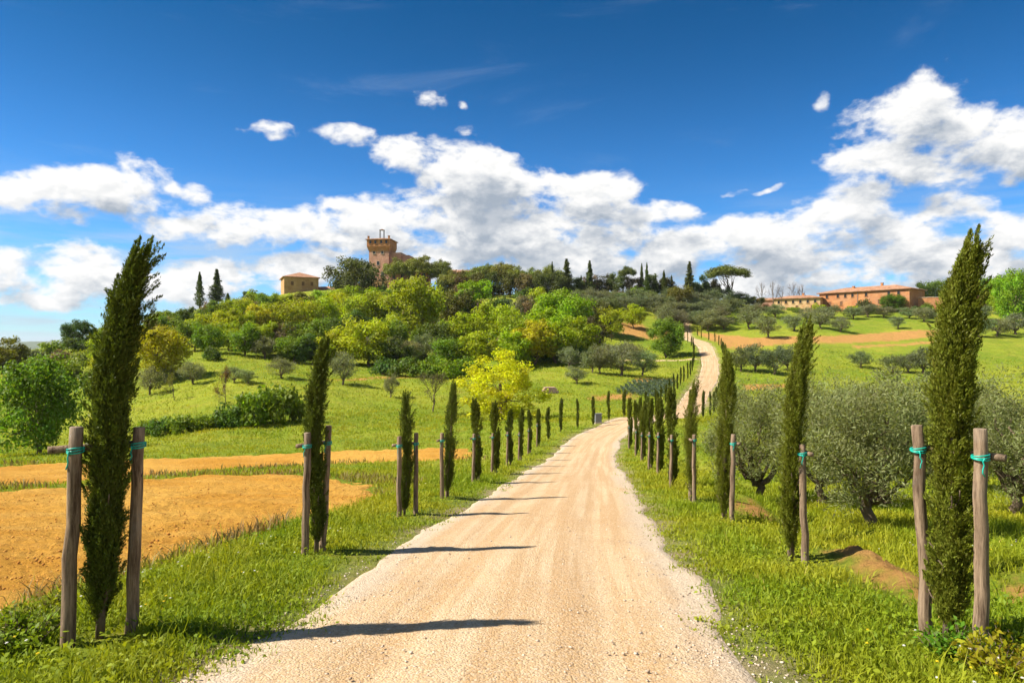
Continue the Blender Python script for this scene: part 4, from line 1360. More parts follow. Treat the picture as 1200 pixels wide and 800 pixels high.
# --- landmarks told apart by their own look
plant('big', 45, 531, 420, 98, (.135, .225, .020), 'big rounded dark green tree with several stems beyond the ploughed field')
plant('airy', 587, 493, 413, 102, GOLD, 'airy bright yellow tree behind the cypress row at the bend')
plant('big', 184, 447, 384, 66, Y_, 'round yellow green tree at the edge of the lower meadow')
plant('big', 484, D(150), 327, 76, YG, 'largest yellow green tree on the slope below the castle')
plant('tall', 558, D(172), 330, 50, BG, 'tall bright green tree below the dark umbrella pines')
plant('big', 658, D(160), 342, 70, BG, 'vivid green tree topping the leafy thicket nearest the bare clearing')
plant('big', 781, 419, 374, 44, (.16, .24, .018), 'round mid green tree beside the upper bend of the road')
plant('big', 417, D(240), 303, 66, (.10, .12, .034), 'dark dense holm oak beside the castle tower')
plant('pine', 852, D(212), 309, 58, PN, 'lone umbrella pine with a wide flat crown above the road')
plant('big', 92, D(150), 376, 38, (.06, .12, .018), 'dark green tree rising over the hedge at the far valley edge')
plant('broadleaf', 6, D(112), 396, 44, (.15, .15, .02), 'rusty green tree on the valley rim beyond the big dark tree')
plant('big', 1188, D(190), 318, 46, BG, 'bright green tree at the far end of the terrace walls')
plant('big', 1046, D(222), 345, 28, (.10, .19, .014), 'bright round green tree before the brick farmhouse facade')
plant('bush', 1014, D(225), 349, 24, (.09, .11, .03), 'olive green shrub against the brick farmhouse wall')
plant('sparse', 263, 476, 428, 32, (.15, .075, .03), 'small reddish tree with thin new leaves in the lower meadow')
plant('sparse', 203, 468, 436, 26, (.18, .19, .03), 'thin yellowish sapling beside a grey olive in the lower meadow')
plant('sparse', 508, 484, 436, 48, (.12, .12, .05), 'half bare spreading tree behind the short blunt cypress')
plant('bare', 180, D(172), 350, 22, BRN, 'bare branched tree on the skyline above the yellow green tree')
plant('bare', 163, D(168), 362, 18, BRN, 'smaller bare tree on the skyline by the windswept cypress tip')
plant('spire', 234, D(196), 318, 15, DK, 'narrow pointed dark cypress on the ridge paired with a conifer')
plant('fir', 254, D(198), 315, 22, DK, 'ragged dark conifer on the ridge beside a pointed cypress')
plant('spire', 267, D(196), 343, 10, DG, 'stubby dark cypress beside the ragged conifer')
plant('broadleaf', 289, D(200), 341, 12, DG, 'small round dark tree alone on the ridge near the stone house')

# --- umbrella pines
for px, top, w, lab in [(466, 300, 40, 'umbrella pine with rounded crown touching the castle tower'), (493, 297, 44, 'broad umbrella pine in front of the pink palace wall'), (516, 302, 34, 'umbrella pine at the end of the pink palace wall')]:
    plant('dome', px, D(243), top, w, (.19, .215, .028), lab, 'umbrella pines beside the castle')
row('dome', [(px, D(dd), top, w, (.20, .225, .034)) for px, dd, top, w in [(643, 224, 308, 40), (622, 230, 312, 36), (606, 226, 310, 38), (588, 234, 305, 44), (568, 236, 307, 40), (551, 232, 314, 38), (530, 226, 315, 38)]],
    'dark umbrella pine on the ridge, {} counting from the tall fir towards the castle', 'umbrella pines along the ridge')
# --- dark conifers of the ridge wood
row('spire', [(px, D(dd), top, w, DK) for px, dd, top, w in [(647, 220, 306, 10), (681, 220, 322, 8), (752, 216, 308, 9), (758, 214, 307, 9), (768, 218, 320, 8), (778, 214, 316, 11), (787, 216, 322, 8), (829, 212, 330, 9), (697, 218, 326, 8), (712, 218, 326, 7)]],
    'thin dark cypress spire in the ridge wood, {} from the umbrella pines', 'dark cypress spires in the ridge wood')
row('fir', [(px, D(dd), top, w, DK) for px, dd, top, w in [(664, 216, 303, 24), (691, 217, 305, 18), (808, 211, 306, 20)]], 'tall ragged dark fir above the ridge wood, {} from the umbrella pines', 'tall firs in the ridge wood')
row('broadleaf', [(px, D(dd), top, w, c) for px, dd, top, w, c in [(655, 216, 322, 26, (.09, .10, .03)), (636, 218, 320, 28, (.10, .115, .03)), (616, 220, 321, 28, BRN), (598, 222, 318, 28, (.10, .12, .028)), (578, 224, 319, 28, (.09, .11, .03)), (558, 224, 320, 28, (.11, .115, .03)), (540, 224, 318, 26, (.13, .10, .04)), (524, 226, 322, 26, (.10, .12, .03))]],
    'dark bushy tree filling in under the ridge pines, {} from the tall fir', 'trees under the ridge pines')
plant('pine', 735, D(217), 311, 24, PN, 'small umbrella pine standing inside the ridge wood')
row('broadleaf', [(px, D(dd), top, w, c) for px, dd, top, w, c in [
    (676, 218, 326, 24, DK), (690, 220, 324, 26, BRN), (706, 220, 322, 26, (.07, .07, .025)), (722, 219, 321, 26, DK), (744, 217, 325, 26, (.08, .06, .03)), (764, 217, 322, 26, DK), (782, 216, 326, 22, (.10, .09, .03)),
    (797, 208, 336, 30, (.15, .13, .025)), (820, 214, 324, 24, DK), (836, 214, 328, 24, (.06, .055, .025)), (868, 214, 345, 24, (.12, .14, .03)), (884, 218, 348, 24, (.14, .16, .025))]],
    'dark mixed tree in the ridge wood, {} from the umbrella pines', 'trees of the ridge wood')
row('bare', [(px, D(dd), top, w, BRN) for px, dd, top, w in [(893, 232, 330, 14), (906, 236, 328, 16), (916, 236, 334, 14), (928, 246, 330, 18), (938, 250, 332, 16)]],
    'leafless tree by the cottage, {} from the lone umbrella pine', 'leafless trees by the cottage')
# --- bright thicket on the slope, counted from the road side
row('broadleaf', [(px, D(dd), top, w, c) for px, dd, top, w, c in [
    (742, 186, 357, 30, YG), (716, 168, 361, 38, YG), (698, 170, 352, 36, (.13, .14, .03)), (694, 140, 372, 40, (.10, .09, .035)), (676, 137, 372, 54, YG), (650, 132, 378, 52, YG), (628, 130, 376, 56, Y_), (640, 150, 362, 50, YG),
    (606, 143, 370, 58, YG), (600, 128, 390, 50, YG), (578, 155, 356, 54, YG), (560, 126, 390, 54, YG), (545, 142, 368, 50, YG), (526, 130, 396, 50, G_), (536, 170, 340, 44, (.13, .12, .03)), (512, 148, 378, 42, DG),
    (458, 140, 376, 46, G_), (432, 134, 374, 64, Y_), (405, 138, 384, 56, Y_), (446, 126, 402, 44, G_), (470, 132, 398, 40, DG)]],
    'leafy tree in the bright thicket below the castle, {} counting away from the road', 'leafy trees of the thicket below the castle')
row('broadleaf', [(px, D(dd), top, w, c) for px, dd, top, w, c in [
    (440, 190, 342, 44, YG), (418, 184, 346, 44, YG), (398, 188, 344, 40, Y_), (378, 182, 350, 42, YG), (356, 182, 352, 42, Y_), (336, 178, 356, 42, YG), (316, 178, 356, 40, YG), (298, 174, 358, 42, Y_), (278, 170, 362, 42, YG), (258, 166, 366, 42, Y_),
    (238, 164, 368, 40, YG), (216, 158, 374, 42, G_), (420, 160, 364, 38, DG), (396, 156, 372, 34, DG), (376, 152, 374, 42, G_), (352, 150, 378, 44, G_), (330, 148, 380, 40, BRN), (310, 148, 378, 42, YG), (288, 146, 380, 42, G_), (268, 148, 378, 36, YG),
    (244, 148, 380, 38, G_), (228, 146, 384, 30, BRN), (366, 134, 392, 44, DG), (344, 132, 394, 40, G_), (386, 132, 396, 40, YG), (140, 150, 388, 40, G_), (158, 160, 380, 34, G_), (120, 142, 396, 40, YG)]],
    'shrubby tree on the slope below the stone house, {} counting away from the castle', 'shrubby trees below the stone house')
row('bush', [(px, py, top, w, c) for px, py, top, w, c in [
    (60, 414, 398, 40, G_), (90, 412, 394, 44, DG), (124, 408, 386, 40, G_), (146, 402, 380, 36, YG), (100, 428, 408, 50, G_), (70, 424, 408, 44, BRN), (82, 442, 418, 60, (.20, .24, .04)), (128, 430, 408, 44, YG), (40, 424, 408, 40, OLD), (112, 452, 430, 44, G_), (14, 436, 420, 40, OLD)]],
    'scrubby bush in the hollow behind the windswept cypress, {} in the clump', 'scrub in the hollow')
row('bush', [(px, py, top, w, c) for px, py, top, w, c in [(332, 494, 447, 70, G_), (298, 498, 450, 66, G_), (268, 500, 470, 50, DG), (240, 502, 484, 44, G_), (215, 505, 484, 46, G_), (190, 507, 488, 44, DG), (170, 507, 490, 36, G_)]],
    'green hedge shrub at the back of the meadow, {} counting away from the second cypress', 'hedge shrubs behind the ploughed field')
row('bush', [(px, py, top, w, c) for px, py, top, w, c in [(548, 441, 416, 44, G_), (524, 443, 418, 44, BG), (500, 443, 418, 44, G_), (474, 442, 416, 48, DG), (450, 440, 416, 40, DG), (246, 421, 402, 28, DG), (680, 425, 404, 40, DG), (655, 424, 402, 40, G_), (630, 424, 404, 40, DG), (605, 426, 404, 40, G_)]],
    'low bramble bush along the foot of the thicket, {} from the yellow tree', 'brambles at the foot of the thicket')
# --- scattered olive trees
row('olive', [(px, py, top, w, OL) for px, py, top, w in [(753, 441, 412, 32), (728, 441, 403, 44), (703, 439, 405, 30), (694, 438, 408, 28), (676, 449, 429, 26), (667, 431, 407, 30), (740, 428, 402, 34), (716, 430, 404, 32)]],
    'grey green olive tree in the clump above the vegetable plot, {} from the road', 'olives above the vegetable plot')
row('olive', [(px, py, top, w, OL) for px, py, top, w in [(498, 422, 393, 34), (458, 420, 392, 44), (402, 452, 414, 36), (458, 466, 440, 20), (358, 418, 400, 28), (330, 446, 420, 32), (310, 420, 395, 34), (226, 450, 424, 32), (176, 462, 431, 34), (196, 448, 430, 26), (275, 450, 430, 26), (290, 452, 434, 24), (425, 416, 396, 30), (478, 424, 400, 30)]],
    'grey olive tree dotted on the meadow slope, {} counting away from the yellow tree', 'olives dotted on the meadow slope')
row('olive', [(px, py, top, w, OLD) for px, py, top, w in [(868, 436, 408, 30), (886, 437, 404, 38), (908, 440, 408, 36), (922, 434, 406, 30), (1009, 431, 412, 30), (1046, 436, 417, 30), (1064, 437, 414, 32), (1082, 438, 408, 38), (1100, 436, 412, 34)]],
    'round olive tree in the right meadow clumps, {} counting from the road'.replace('right meadow', 'wide meadow'), 'olives in the wide meadow')
row('olive', [(px, py, top, w, OL) for px, py, top, w in [(829, 388, 363, 32), (848, 386, 371, 26), (878, 386, 358, 34), (899, 396, 371, 30), (884, 372, 356, 26), (908, 372, 357, 26), (930, 388, 370, 26), (946, 378, 361, 28), (962, 386, 360, 32), (985, 390, 372, 28), (975, 372, 358, 24), (1000, 374, 360, 22), (1018, 372, 357, 24), (1036, 373, 360, 24), (1052, 386, 371, 18), (1066, 374, 360, 26), (1082, 378, 361, 26), (1098, 378, 362, 24)]],
    'olive tree in the belt below the farmhouse, {} counting from the lone pine', 'olives below the farmhouse')
row('olive', [(px, py, top, w, OL) for px, py, top, w in [(1148, 396, 374, 30), (1168, 394, 374, 30), (1190, 392, 368, 36), (1152, 376, 358, 28), (1140, 384, 366, 24)]],
    'olive tree below the terrace walls, {} counting from the sunlit cypress', 'olives below the terrace walls')
k = 0
lst = []
for base, h_ in ((358, 17), (366, 18), (375, 20), (383, 21)):
    px = 684 + hr.uniform(-4, 4)
    while px < 872 - (base - 358) * 1.2:
        if not (base > 372 and 700 < px < 770):
            lst.append((px, base + hr.uniform(-3, 3), base - h_ + hr.uniform(-3, 3), hr.uniform(22, 30), tuple(OL[i] * .92 for i in range(3))))
        px += hr.uniform(13, 19)
for (px, b_, t_, w, c) in lst:
    plant('olive', px, b_, t_, w, c, 'grey olive tree among many in the grove under the ridge wood', 'olive grove under the ridge wood')
row('broadleaf', [(px, D(dd), top, w, c) for px, dd, top, w, c in [(438, 222, 338, 36, YG), (414, 224, 336, 40, YG), (392, 226, 340, 32, Y_), (372, 224, 341, 30, YG), (352, 222, 343, 36, (.17, .16, .025)), (334, 220, 345, 30, YG), (316, 216, 344, 30, G_), (302, 212, 346, 28, DG), (284, 208, 350, 30, YG), (266, 204, 353, 30, YG), (250, 198, 353, 30, G_), (222, 186, 361, 30, DG), (206, 182, 366, 28, BRN), (190, 178, 371, 30, G_), (172, 172, 375, 30, BRN)]],
    'leafy bush on the ridge before the stone house, {} counting away from the castle', 'ridge bushes by the stone house')
# --- wooded rise behind the terrace walls
row('broadleaf', [(px, D(dd), top, w, c) for px, dd, top, w, c in [(1084, 246, 331, 26, DG), (1098, 250, 329, 28, G_), (1114, 250, 328, 28, DG), (1150, 250, 327, 30, G_), (1166, 248, 324, 30, G_), (1182, 250, 322, 30, DG), (1200, 246, 322, 30, G_), (1152, 222, 338, 24, BG), (1172, 205, 338, 28, YG), (1205, 200, 330, 34, BG)]],
    'tree on the wooded rise behind the terrace walls, {} from the farmhouse', 'trees behind the terrace walls')
# --- shrubs filling the thicket (nothing tells them apart)
def fill(n, poly, wpx, hpx, cols, label, group, kinds=('bush',)):
    pl = np.array(poly, float); done = 0
    while done < n:
        px = hr.uniform(pl[:, 0].min(), pl[:, 0].max()); py = hr.uniform(pl[:, 1].min(), pl[:, 1].max())
        if poly_sd(np.array([px]), np.array([py]), pl)[0] < 0: continue
        w = hr.uniform(*wpx); h_ = hr.uniform(*hpx)
        plant(hr.choice(kinds), px, py, py - h_, w, hr.choice(cols), label, group); done += 1
fill(80, [(215, 398), (235, 372), (330, 352), (430, 350), (470, 358), (450, 410), (420, 418), (330, 402), (270, 402)], (20, 38), (12, 24), [YG, G_, DG, Y_, BRN, OLD, G_, YG], 'shrub in the dense scrub on the slope below the stone house', 'shrubs below the stone house')
fill(60, [(440, 412), (470, 352), (560, 348), (640, 350), (700, 372), (690, 412), (600, 420), (540, 425)], (20, 36), (14, 26), [YG, G_, DG, YG, BRN, OLD], 'shrub in the dense scrub below the ridge pines', 'shrubs below the ridge pines')
fill(26, [(110, 402), (150, 384), (200, 374), (220, 380), (215, 400), (130, 420)], (22, 38), (12, 22), [YG, G_, DG, BRN, G_], 'shrub in scrub above the round yellow green tree', 'shrubs above the round tree')
fill(22, [(500, 340), (640, 338), (800, 342), (870, 350), (860, 356), (700, 350), (520, 350)], (18, 30), (8, 14), [DG, BRN, OLD, G_], 'undergrowth shrub at the foot of the ridge wood', 'undergrowth of the ridge wood')
fill(18, [(880, 362), (1090, 362), (1090, 370), (880, 368)], (14, 26), (6, 12), [DG, G_, OLD, YG], 'hedge shrub along the farmhouse garden', 'hedge shrubs by the farmhouse')

# --- near olive grove right of the avenue
NEAR_O = [proto_olive(200 + k, 3.3, 3.6, 105, 250, .085, .021, 16, (.13, .27), .6, .105) for k in range(3)]
NC = (.235, .255, .105)
def near_olive(px, d, top, w, k, rz, label, col=NC):
    x, y = at_px(px, d); z = Tz(x, y)
    put(NEAR_O[k], 'olive_tree', x, y, z, w / FPX * y / 3.6, (z_px(top, y) - z) / 3.3, rz, col, label, 'olive tree', 'olives of the grove beside the road')
near_olive(1022, 13.6, 446, 200, 0, .6, 'large spreading olive with a dark leaning trunk behind the sunlit cypress')
near_olive(890, 19, 456, 130, 1, 2.0, 'olive tree half hidden behind the third cypress of the grove side')
near_olive(1190, 16, 446, 165, 2, 4.0, 'olive tree at the edge of view beyond the tall sunlit cypress')
near_olive(962, 18, 450, 130, 1, 5.2, 'olive tree whose crown fills the gap behind the leaning cypress')
near_olive(1105, 22, 450, 150, 0, 3.3, 'olive tree further back behind the largest olive')
near_olive(1030, 28, 455, 120, 2, 1.3, 'olive tree deep in the grove, only its top showing above the largest olive')

# --- vegetable plot across the valley
vg = poly_world([(720, 461), (740, 449), (788, 448), (800, 462), (770, 466)])
vr = np.random.default_rng(8)
cand = np.c_[vr.uniform(vg[:, 0].min(), vg[:, 0].max(), 9000), vr.uniform(vg[:, 1].min(), vg[:, 1].max(), 9000)]
inside = (poly_sd(cand[:, 0], cand[:, 1], vg) > 0) & (np.abs(road_off(cand[:, 0], cand[:, 1])[0]) > 4.2)
cand = cand[inside]
cand[:, 0] = np.round(cand[:, 0] / .9) * .9 + vr.normal(size=len(cand)) * .12
cz = T(cand[:, 0], cand[:, 1]) + vr.random(len(cand)) * .55
v = leaves(np.c_[cand, cz], rdir(vr, len(cand)) + [0, 0, .8], rdir(vr, len(cand)), .38 * vr.uniform(.6, 1.2, len(cand)), .15)
o = link('vegetable_patch', leaf_mesh('vegetable_patch', [v], [vr.random(len(cand))]), LEAF); o.color = (.11, .15, .10, 1)
tag(o, 'grey green vegetable patch in rows across the little valley', 'vegetables', kind='stuff')

# ---------------------------------------------------------------- grass, weeds and loose stones (nobody could count them)
gr = np.random.default_rng(21)
def ground_ok(x, y, margin):
    off, s = road_off(x, y)
    return off, s

def zone_points(n, r0, r1, a0=-40, a1=40, pw=1.0):
    """points spread so that their density falls with the square of the distance"""
    r = r0 * (r1 / r0) ** (gr.random(n) ** pw)
    a = np.radians(gr.uniform(a0, a1, n))
    return r * np.sin(a), r * np.cos(a)

def blades(x, y, z, h, w, bend, col):
    n = len(x)
    a = gr.uniform(0, 6.283, n)
    dx, dy = np.cos(a), np.sin(a)
    f = gr.uniform(0, 6.283, n)
    bx, by = np.cos(f) * bend * h, np.sin(f) * bend * h
    p0 = np.stack([x - dx * w, y - dy * w, z], -1); p1 = np.stack([x + dx * w, y + dy * w, z], -1)
    m0 = np.stack([x - dx * w * .75 + bx * .35, y - dy * w * .75 + by * .35, z + h * .58], -1)
    m1 = np.stack([x + dx * w * .75 + bx * .35, y + dy * w * .75 + by * .35, z + h * .58], -1)
    t = np.stack([x + bx, y + by, z + h * (1 - .25 * bend)], -1)
    v = np.stack([p0, p1, m0, m1, t], 1).reshape(-1, 3)
    i = np.arange(n)[:, None] * 5
    return v, i + np.array([[0, 1, 3, 2]]), i + np.array([[2, 3, 4]]), col

def grass_material(name, c0, c1, c2, c3):
    m = bpy.data.materials.new(name); m.use_nodes = True
    t = m.node_tree; N = Nodes(t); b = t.nodes['Principled BSDF']; out = t.nodes['Material Output']
    r = attr(N, 'rnd'); p = worldpos(N)
    big = N.step(N.noise(p, .28, 4, .6), .36, .64)
    c = N.mix(N.step(r, .15, .85), c0, c1)
    c = N.mix(N.m('MULTIPLY', big, .75), c, c2)
    c = N.mix(N.step(r, .93, .97), c, c3)
    N.link(c, b.inputs['Base Color']); b.inputs['Roughness'].default_value = .6; b.inputs['Specular IOR Level'].default_value = .2
    tr = N.n('ShaderNodeBsdfTranslucent'); N.link(N.mix(1.0, c, (1.2, 1.1, .6), 'MULTIPLY'), tr.inputs[0])
    mx = N.n('ShaderNodeMixShader'); mx.inputs[0].default_value = .4
    N.link(b.outputs[0], mx.inputs[1]); N.link(tr.outputs[0], mx.inputs[2]); N.link(mx.outputs[0], out.inputs[0])
    return m
GRASS = grass_material('grass_blades', (.150, .225, .010), (.275, .345, .014), (.385, .360, .020), (.50, .41, .10))
WEED = grass_material('weed_leaves', (.125, .205, .010), (.235, .320, .013), (.36, .35, .018), (.48, .41, .02))

def field_mask(x, y):
    return np.maximum(poly_sd(x, y, FIELD_A), poly_sd(x, y, FIELD_B))

def soil_mask(x, y):
    return np.max([poly_sd(x, y, SOIL[k]) for k in (0, 1, 2, 3, 8)], axis=0)

def scatter(n, r0, r1, pw=1.0, edge=.0):
    x, y = zone_points(n, r0, r1, pw=pw)
    off, s = road_off(x, y)
    a = np.abs(off)
    wob = (vnoise(x * .9, y * .9) - .5) * .45 + (vnoise(x * 3.1, y * 3.1) - .5) * .25
    p = sstep(a + wob * 1.6, HALF_W - .22, HALF_W + .55)
    keep = gr.random(n) < p
    fm = field_mask(x, y) + (fbm(x * 1.3, y * 1.3, 3) - .45) * 1.3
    keep &= gr.random(n) > sstep(fm, -.45, .10)
    keep &= gr.random(n) > sstep(soil_mask(x, y), -.75, -.1) * .96
    x, y, off, s = x[keep], y[keep], off[keep], s[keep]
    near_foot = np.ones(len(x))
    for hx, hy in hero:
        near_foot = np.minimum(near_foot, sstep(np.hypot(x - hx, y - hy), .05, .5))
    ok = gr.random(len(x)) < .35 + .65 * near_foot
    x, y, off, s = x[ok], y[ok], off[ok], s[ok]
    z = T0(x, y) + relief(x, y, off, s) - .01
    return x, y, z, np.abs(off)

def foot_low(x, y):
    f = np.ones(len(x))
    for hx, hy in hero:
        f = np.minimum(f, .35 + .65 * sstep(np.hypot(x - hx, (y - hy + .35) * .8), .25, .8))
    return f

# tufts: each seed point makes several blades
def tufts(n, r0, r1, k, h0, h1, wk, spread):
    x, y, z, a = scatter(n, r0, r1)
    r = np.hypot(x, y)
    lush = .55 + .9 * fbm(x * .7, y * .7, 3)
    hh = np.interp(r, [3, 40, 120], [h0, h0 * 1.1, h1]) * lush * (.35 + .65 * sstep(a, HALF_W, HALF_W + 1.1))
    hh = hh * foot_low(x, y)
    X = np.repeat(x, k) + gr.normal(size=len(x) * k) * np.repeat(spread * (1 + r * .02), k)
    Yy = np.repeat(y, k) + gr.normal(size=len(x) * k) * np.repeat(spread * (1 + r * .02), k)
    Z = np.repeat(z, k); H = np.repeat(hh, k) * gr.uniform(.45, 1.3, len(X))
    R_ = np.repeat(r, k)
    Wd = wk * (0.75 + R_ * .10) * gr.uniform(.7, 1.3, len(X))
    c = np.clip(np.repeat(gr.random(len(x)) * .55, k) + gr.random(len(X)) * .45, 0, 1)
    return blades(X, Yy, Z, H, Wd, gr.uniform(.15, .95, len(X)), c)

def join(sets):
    V, Q, Tt, C = [], [], [], []; o = 0
    for v, q, t, c in sets:
        V.append(v); Q.append(q + o); Tt.append(t + o); C.append(c); o += len(v)
    cq = np.concatenate(C)
    return np.vstack(V), np.vstack(Q), np.vstack(Tt), np.concatenate([cq, cq])

V, Q, TT, C = join([tufts(36000, 3.0, 24, 6, .155, .15, .0040, .05), tufts(26000, 18, 75, 5, .165, .22, .0042, .10), tufts(2600, 3.2, 26, 3, .34, .3, .0032, .05), tufts(22000, 60, 170, 4, .2, .30, .0045, .2)])
o = link('grass', mesh_np('grass', V, Q, TT, {'rnd': C}), GRASS)
tag(o, 'lush yellow green grass on the verges and meadow', 'grass', kind='stuff')

# broad leaved weeds and clover mixed into the verge
x, y, z, a = scatter(10000, 3.0, 22)
k = 7
X = np.repeat(x, k) + gr.normal(size=len(x) * k) * .055; Yy = np.repeat(y, k) + gr.normal(size=len(x) * k) * .055
Z = np.repeat(z, k) + gr.uniform(.02, .15, len(X)) * np.repeat(.4 + .6 * sstep(a, HALF_W, HALF_W + 1.2), k)
nrm = unit(gr.normal(size=(len(X), 3)) * .55 + [0, 0, 1]); ax = unit(gr.normal(size=(len(X), 3)) + [0, 0, .2])
sz = gr.uniform(.020, .056, len(X))
wv = leaves(np.c_[X, Yy, Z], ax, nrm, sz, sz * .6)
wr = np.clip(np.repeat(gr.random(len(x)) * .6, k) + gr.random(len(X)) * .34, 0, .92)
o = link('weeds', leaf_mesh('weeds', [wv], [wr]), WEED)
tag(o, 'broad leaved weeds and clover mixed into the verge grass', 'weeds', kind='stuff')

# tiny white and yellow flowers
x, y, z, a = scatter(1500, 3.2, 30)
keep = (a > HALF_W + .8) & (fbm(x * .5, y * .5, 3) > .44)
x, y, z = x[keep], y[keep], z[keep]
fm_, N, b = material('petals', .6, .2)
N.link(N.mix(N.step(attr(N, 'rnd'), .45, .5), (.75, .74, .68), (.80, .56, .02)), b.inputs['Base Color'])
fv, fr = [], []
for j in range(4):
    aa = j * math.pi / 4
    fv.append(leaves(np.c_[x, y, z + gr.uniform(.10, .2, len(x)) * 0 + .15], np.tile([math.cos(aa), math.sin(aa), .1], (len(x), 1)), np.tile([0., .15, 1.], (len(x), 1)), .026, .011)); fr.append((np.arange(len(x)) * .618) % 1)
o = link('wildflowers', leaf_mesh('wildflowers', fv, fr), fm_)
tag(o, 'tiny white and yellow wildflowers dotted through the verge', 'wildflowers', kind='stuff')

# dry straw coloured grass along the field edge bank
bx, by = zone_points(60000, 8, 45, -38, 2)
off, s = road_off(bx, by)
fmx = field_mask(bx, by)
keep = (off < -4.2) & (fmx < .2) & (fmx > -1.5) & (gr.random(len(bx)) < .55) & (fbm(bx * .5, by * .5, 3) > .42)
bx, by, off, s = bx[keep], by[keep], off[keep], s[keep]
bz = T0(bx, by) + relief(bx, by, off, s)
STRAW = grass_material('dry_grass', (.20, .13, .055), (.33, .24, .10), (.24, .22, .05), (.42, .33, .16))
v, q, t, c = blades(bx, by, bz, gr.uniform(.12, .36, len(bx)), .006 + .0006 * np.hypot(bx, by), gr.uniform(.2, .8, len(bx)), gr.random(len(bx)) * .92)
o = link('dry_grass', mesh_np('dry_grass', v, q, t, {'rnd': np.r_[c, c]}), STRAW)
tag(o, 'dry straw coloured grass along the bank of the ploughed field', 'dry grass', kind='stuff')

# loose gravel on the road and thick along its edges
def pebbles(name, n, r0, r1, smin, smax, edge, mat, label, region=None):
    x, y = zone_points(n, r0, r1)
    off, s = road_off(x, y); a = np.abs(off)
    if region is None:
        pr = np.where(edge, 0, .12 * (a < 1.8) + sstep(a, 1.0, 1.6) * sstep(a, 2.15, 1.8))
        keep = gr.random(n) < pr
    else:
        keep = region(x, y)
    x, y, off, s, a = x[keep], y[keep], off[keep], s[keep], a[keep]
    if region is None:
        z = T0(x, y) + np.where(a < HALF_W - .1, .004 + .035 * (1 - (off / (HALF_W + .1)) ** 2) - .006, relief(x, y, off, s))
    else:
        z = T0(x, y) + relief(x, y, off, s) + .03
    n = len(x)
    sz = smin * (smax / smin) ** (gr.random(n) ** 2.2)
    base = np.array([[1, 0, 0], [0, 1, 0], [-1, 0, 0], [0, -1, 0], [.1, .1, .75], [0, 0, -.6], [.72, .7, .42], [-.7, .74, .38], [-.72, -.7, .40], [.7, -.72, .36]])
    tri = np.array([[0, 6, 4], [6, 1, 4], [1, 7, 4], [7, 2, 4], [2, 8, 4], [8, 3, 4], [3, 9, 4], [9, 0, 4], [0, 1, 6], [1, 2, 7], [2, 3, 8], [3, 0, 9], [1, 0, 5], [2, 1, 5], [3, 2, 5], [0, 3, 5]])
    ang = gr.uniform(0, 6.28, n); ca, sa = np.cos(ang), np.sin(ang)
    v = base[None] * (1 + gr.normal(size=(n, 10, 1)) * .18) * (sz[:, None] * gr.uniform(.6, 1.2, (n, 3)))[:, None, :]
    vx = v[..., 0] * ca[:, None] - v[..., 1] * sa[:, None]; vy = v[..., 0] * sa[:, None] + v[..., 1] * ca[:, None]
    v = np.stack([vx + x[:, None], vy + y[:, None], v[..., 2] + z[:, None] + sz[:, None] * .2], -1).reshape(-1, 3)
    t = (np.arange(n)[:, None, None] * 10 + tri[None]).reshape(-1, 3)
    o = link(name, mesh_np(name, v, None, t, {'rnd': np.repeat(gr.random(n), 16)}), mat)
    return tag(o, label, name.replace('_', ' '), kind='stuff')
sm, N, b = material('stones', .9, .1)
N.link(N.mix(attr(N, 'rnd'), (.30, .22, .15), (.58, .50, .41)), b.inputs['Base Color'])
pebbles('gravel', 60000, 3.2, 40, .004, .016, False, sm, 'loose pale stones along the edges of the road')
cm, N, b = material('clods', .95, .05)
N.link(N.mix(attr(N, 'rnd'), (.30, .125, .03), (.60, .31, .075)), b.inputs['Base Color'])
pebbles('soil_clods', 90000, 6, 45, .008, .030, False, cm, 'crumbly clods of ochre soil over the ploughed field', lambda x, y: (field_mask(x, y) > .0) & (gr.random(len(x)) < .35))

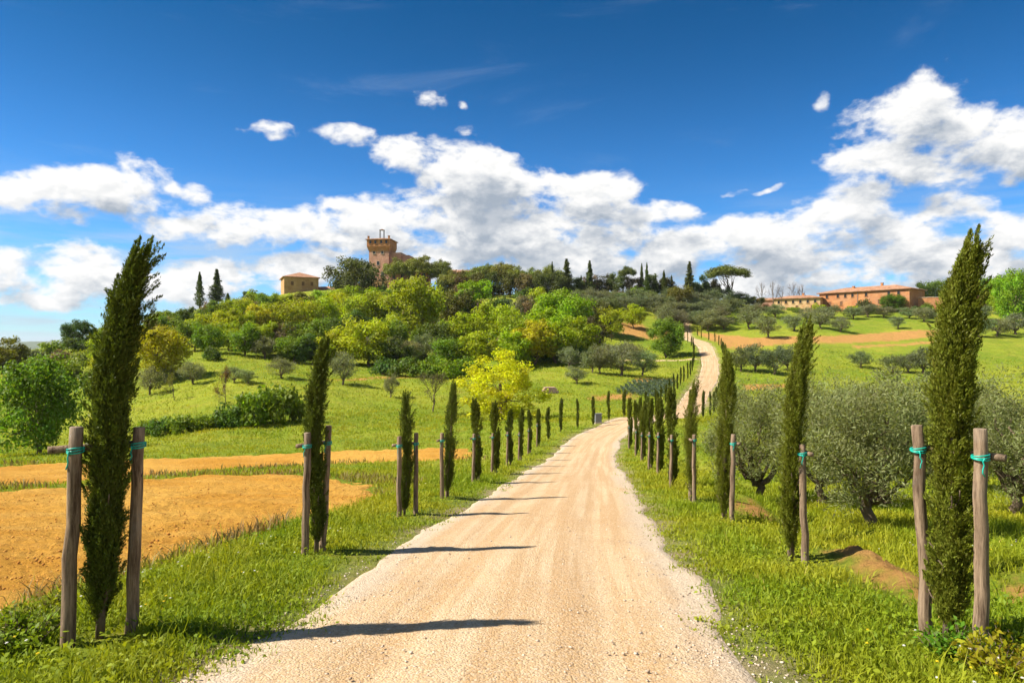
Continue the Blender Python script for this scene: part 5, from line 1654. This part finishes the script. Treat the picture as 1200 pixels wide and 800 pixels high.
# --- two leafy weeds by the feet of the nearest cypresses
def weed_plant(px, py, H, Wd, seed, n, color, label, flowers=False):
    x, y = ray_hit(px, py, 2.0); z = Tz(x, y)
    rng = np.random.default_rng(seed)
    stems, P_, A_ = [], [], []
    for k in range(n):
        a = rng.uniform(0, 6.28); L = rng.uniform(.4, 1.0)
        e = np.array([math.cos(a) * Wd / 2 * L, math.sin(a) * Wd / 2 * L, H * rng.uniform(.55, 1.0) * (1.1 - .45 * L)])
        pts, rad = limb(rng, (rng.normal() * .03, rng.normal() * .03, -.05), e, .006, .002, 6, .08)
        stems.append((pts, rad))
        for t in rng.uniform(.3, 1, 26):
            q = pts[0] + (e - pts[0]) * t + rng.normal(size=3) * .025
            P_.append(q); A_.append(unit((e * .3 + rng.normal(size=3) * .9)[None])[0])
    P_ = np.array(P_); A_ = np.array(A_)
    nr_ = unit(rng.normal(size=P_.shape) * .6 + [0, 0, 1])
    s = rng.uniform(.03, .065, len(P_))
    pr = make_plant('weed', leaf_mesh('foliage', [leaves(P_, A_, nr_, s, s * .5)], [rng.random(len(P_))]), tubes('stems', stems, 5), LEAF, 'stem', 'foliage')
    put(pr, 'leafy_weed', x, y, z, 1, 1, 0, color, label, 'weed')
weed_plant(22, 765, .30, .62, 1, 34, (.16, .22, .014), 'yellow green leafy weed at the foot of the windswept cypress posts')
weed_plant(1172, 800, .36, .62, 2, 40, (.30, .27, .012), 'yellowish leafy weed below the taller post by the olive grove')
weed_plant(1120, 775, .26, .5, 3, 30, (.12, .23, .014), 'fresh green leafy weed beside the foot of the sunlit cypress')
weed_plant(60, 725, .20, .4, 4, 22, (.20, .21, .02), 'low weed tuft before the first post by the ploughed field')

# ---------------------------------------------------------------- thin air over the whole place
hm = bpy.data.materials.new('air'); hm.use_nodes = True
hm.node_tree.nodes.clear()
N = Nodes(hm.node_tree)
ho = N.n('ShaderNodeOutputMaterial'); hv = N.n('ShaderNodeVolumePrincipled')
hv.inputs['Color'].default_value = (.80, .88, 1.0, 1)
hv.inputs['Density'].default_value = 0.00006
hv.inputs['Anisotropy'].default_value = 0.2
N.link(hv.outputs[0], ho.inputs['Volume'])
hz = Sh().box(-10500, 10500, -10500, 10500, -44, 130).build('haze', hm, None)
tag(hz, 'thin blue haze of air over the hills', kind='stuff')
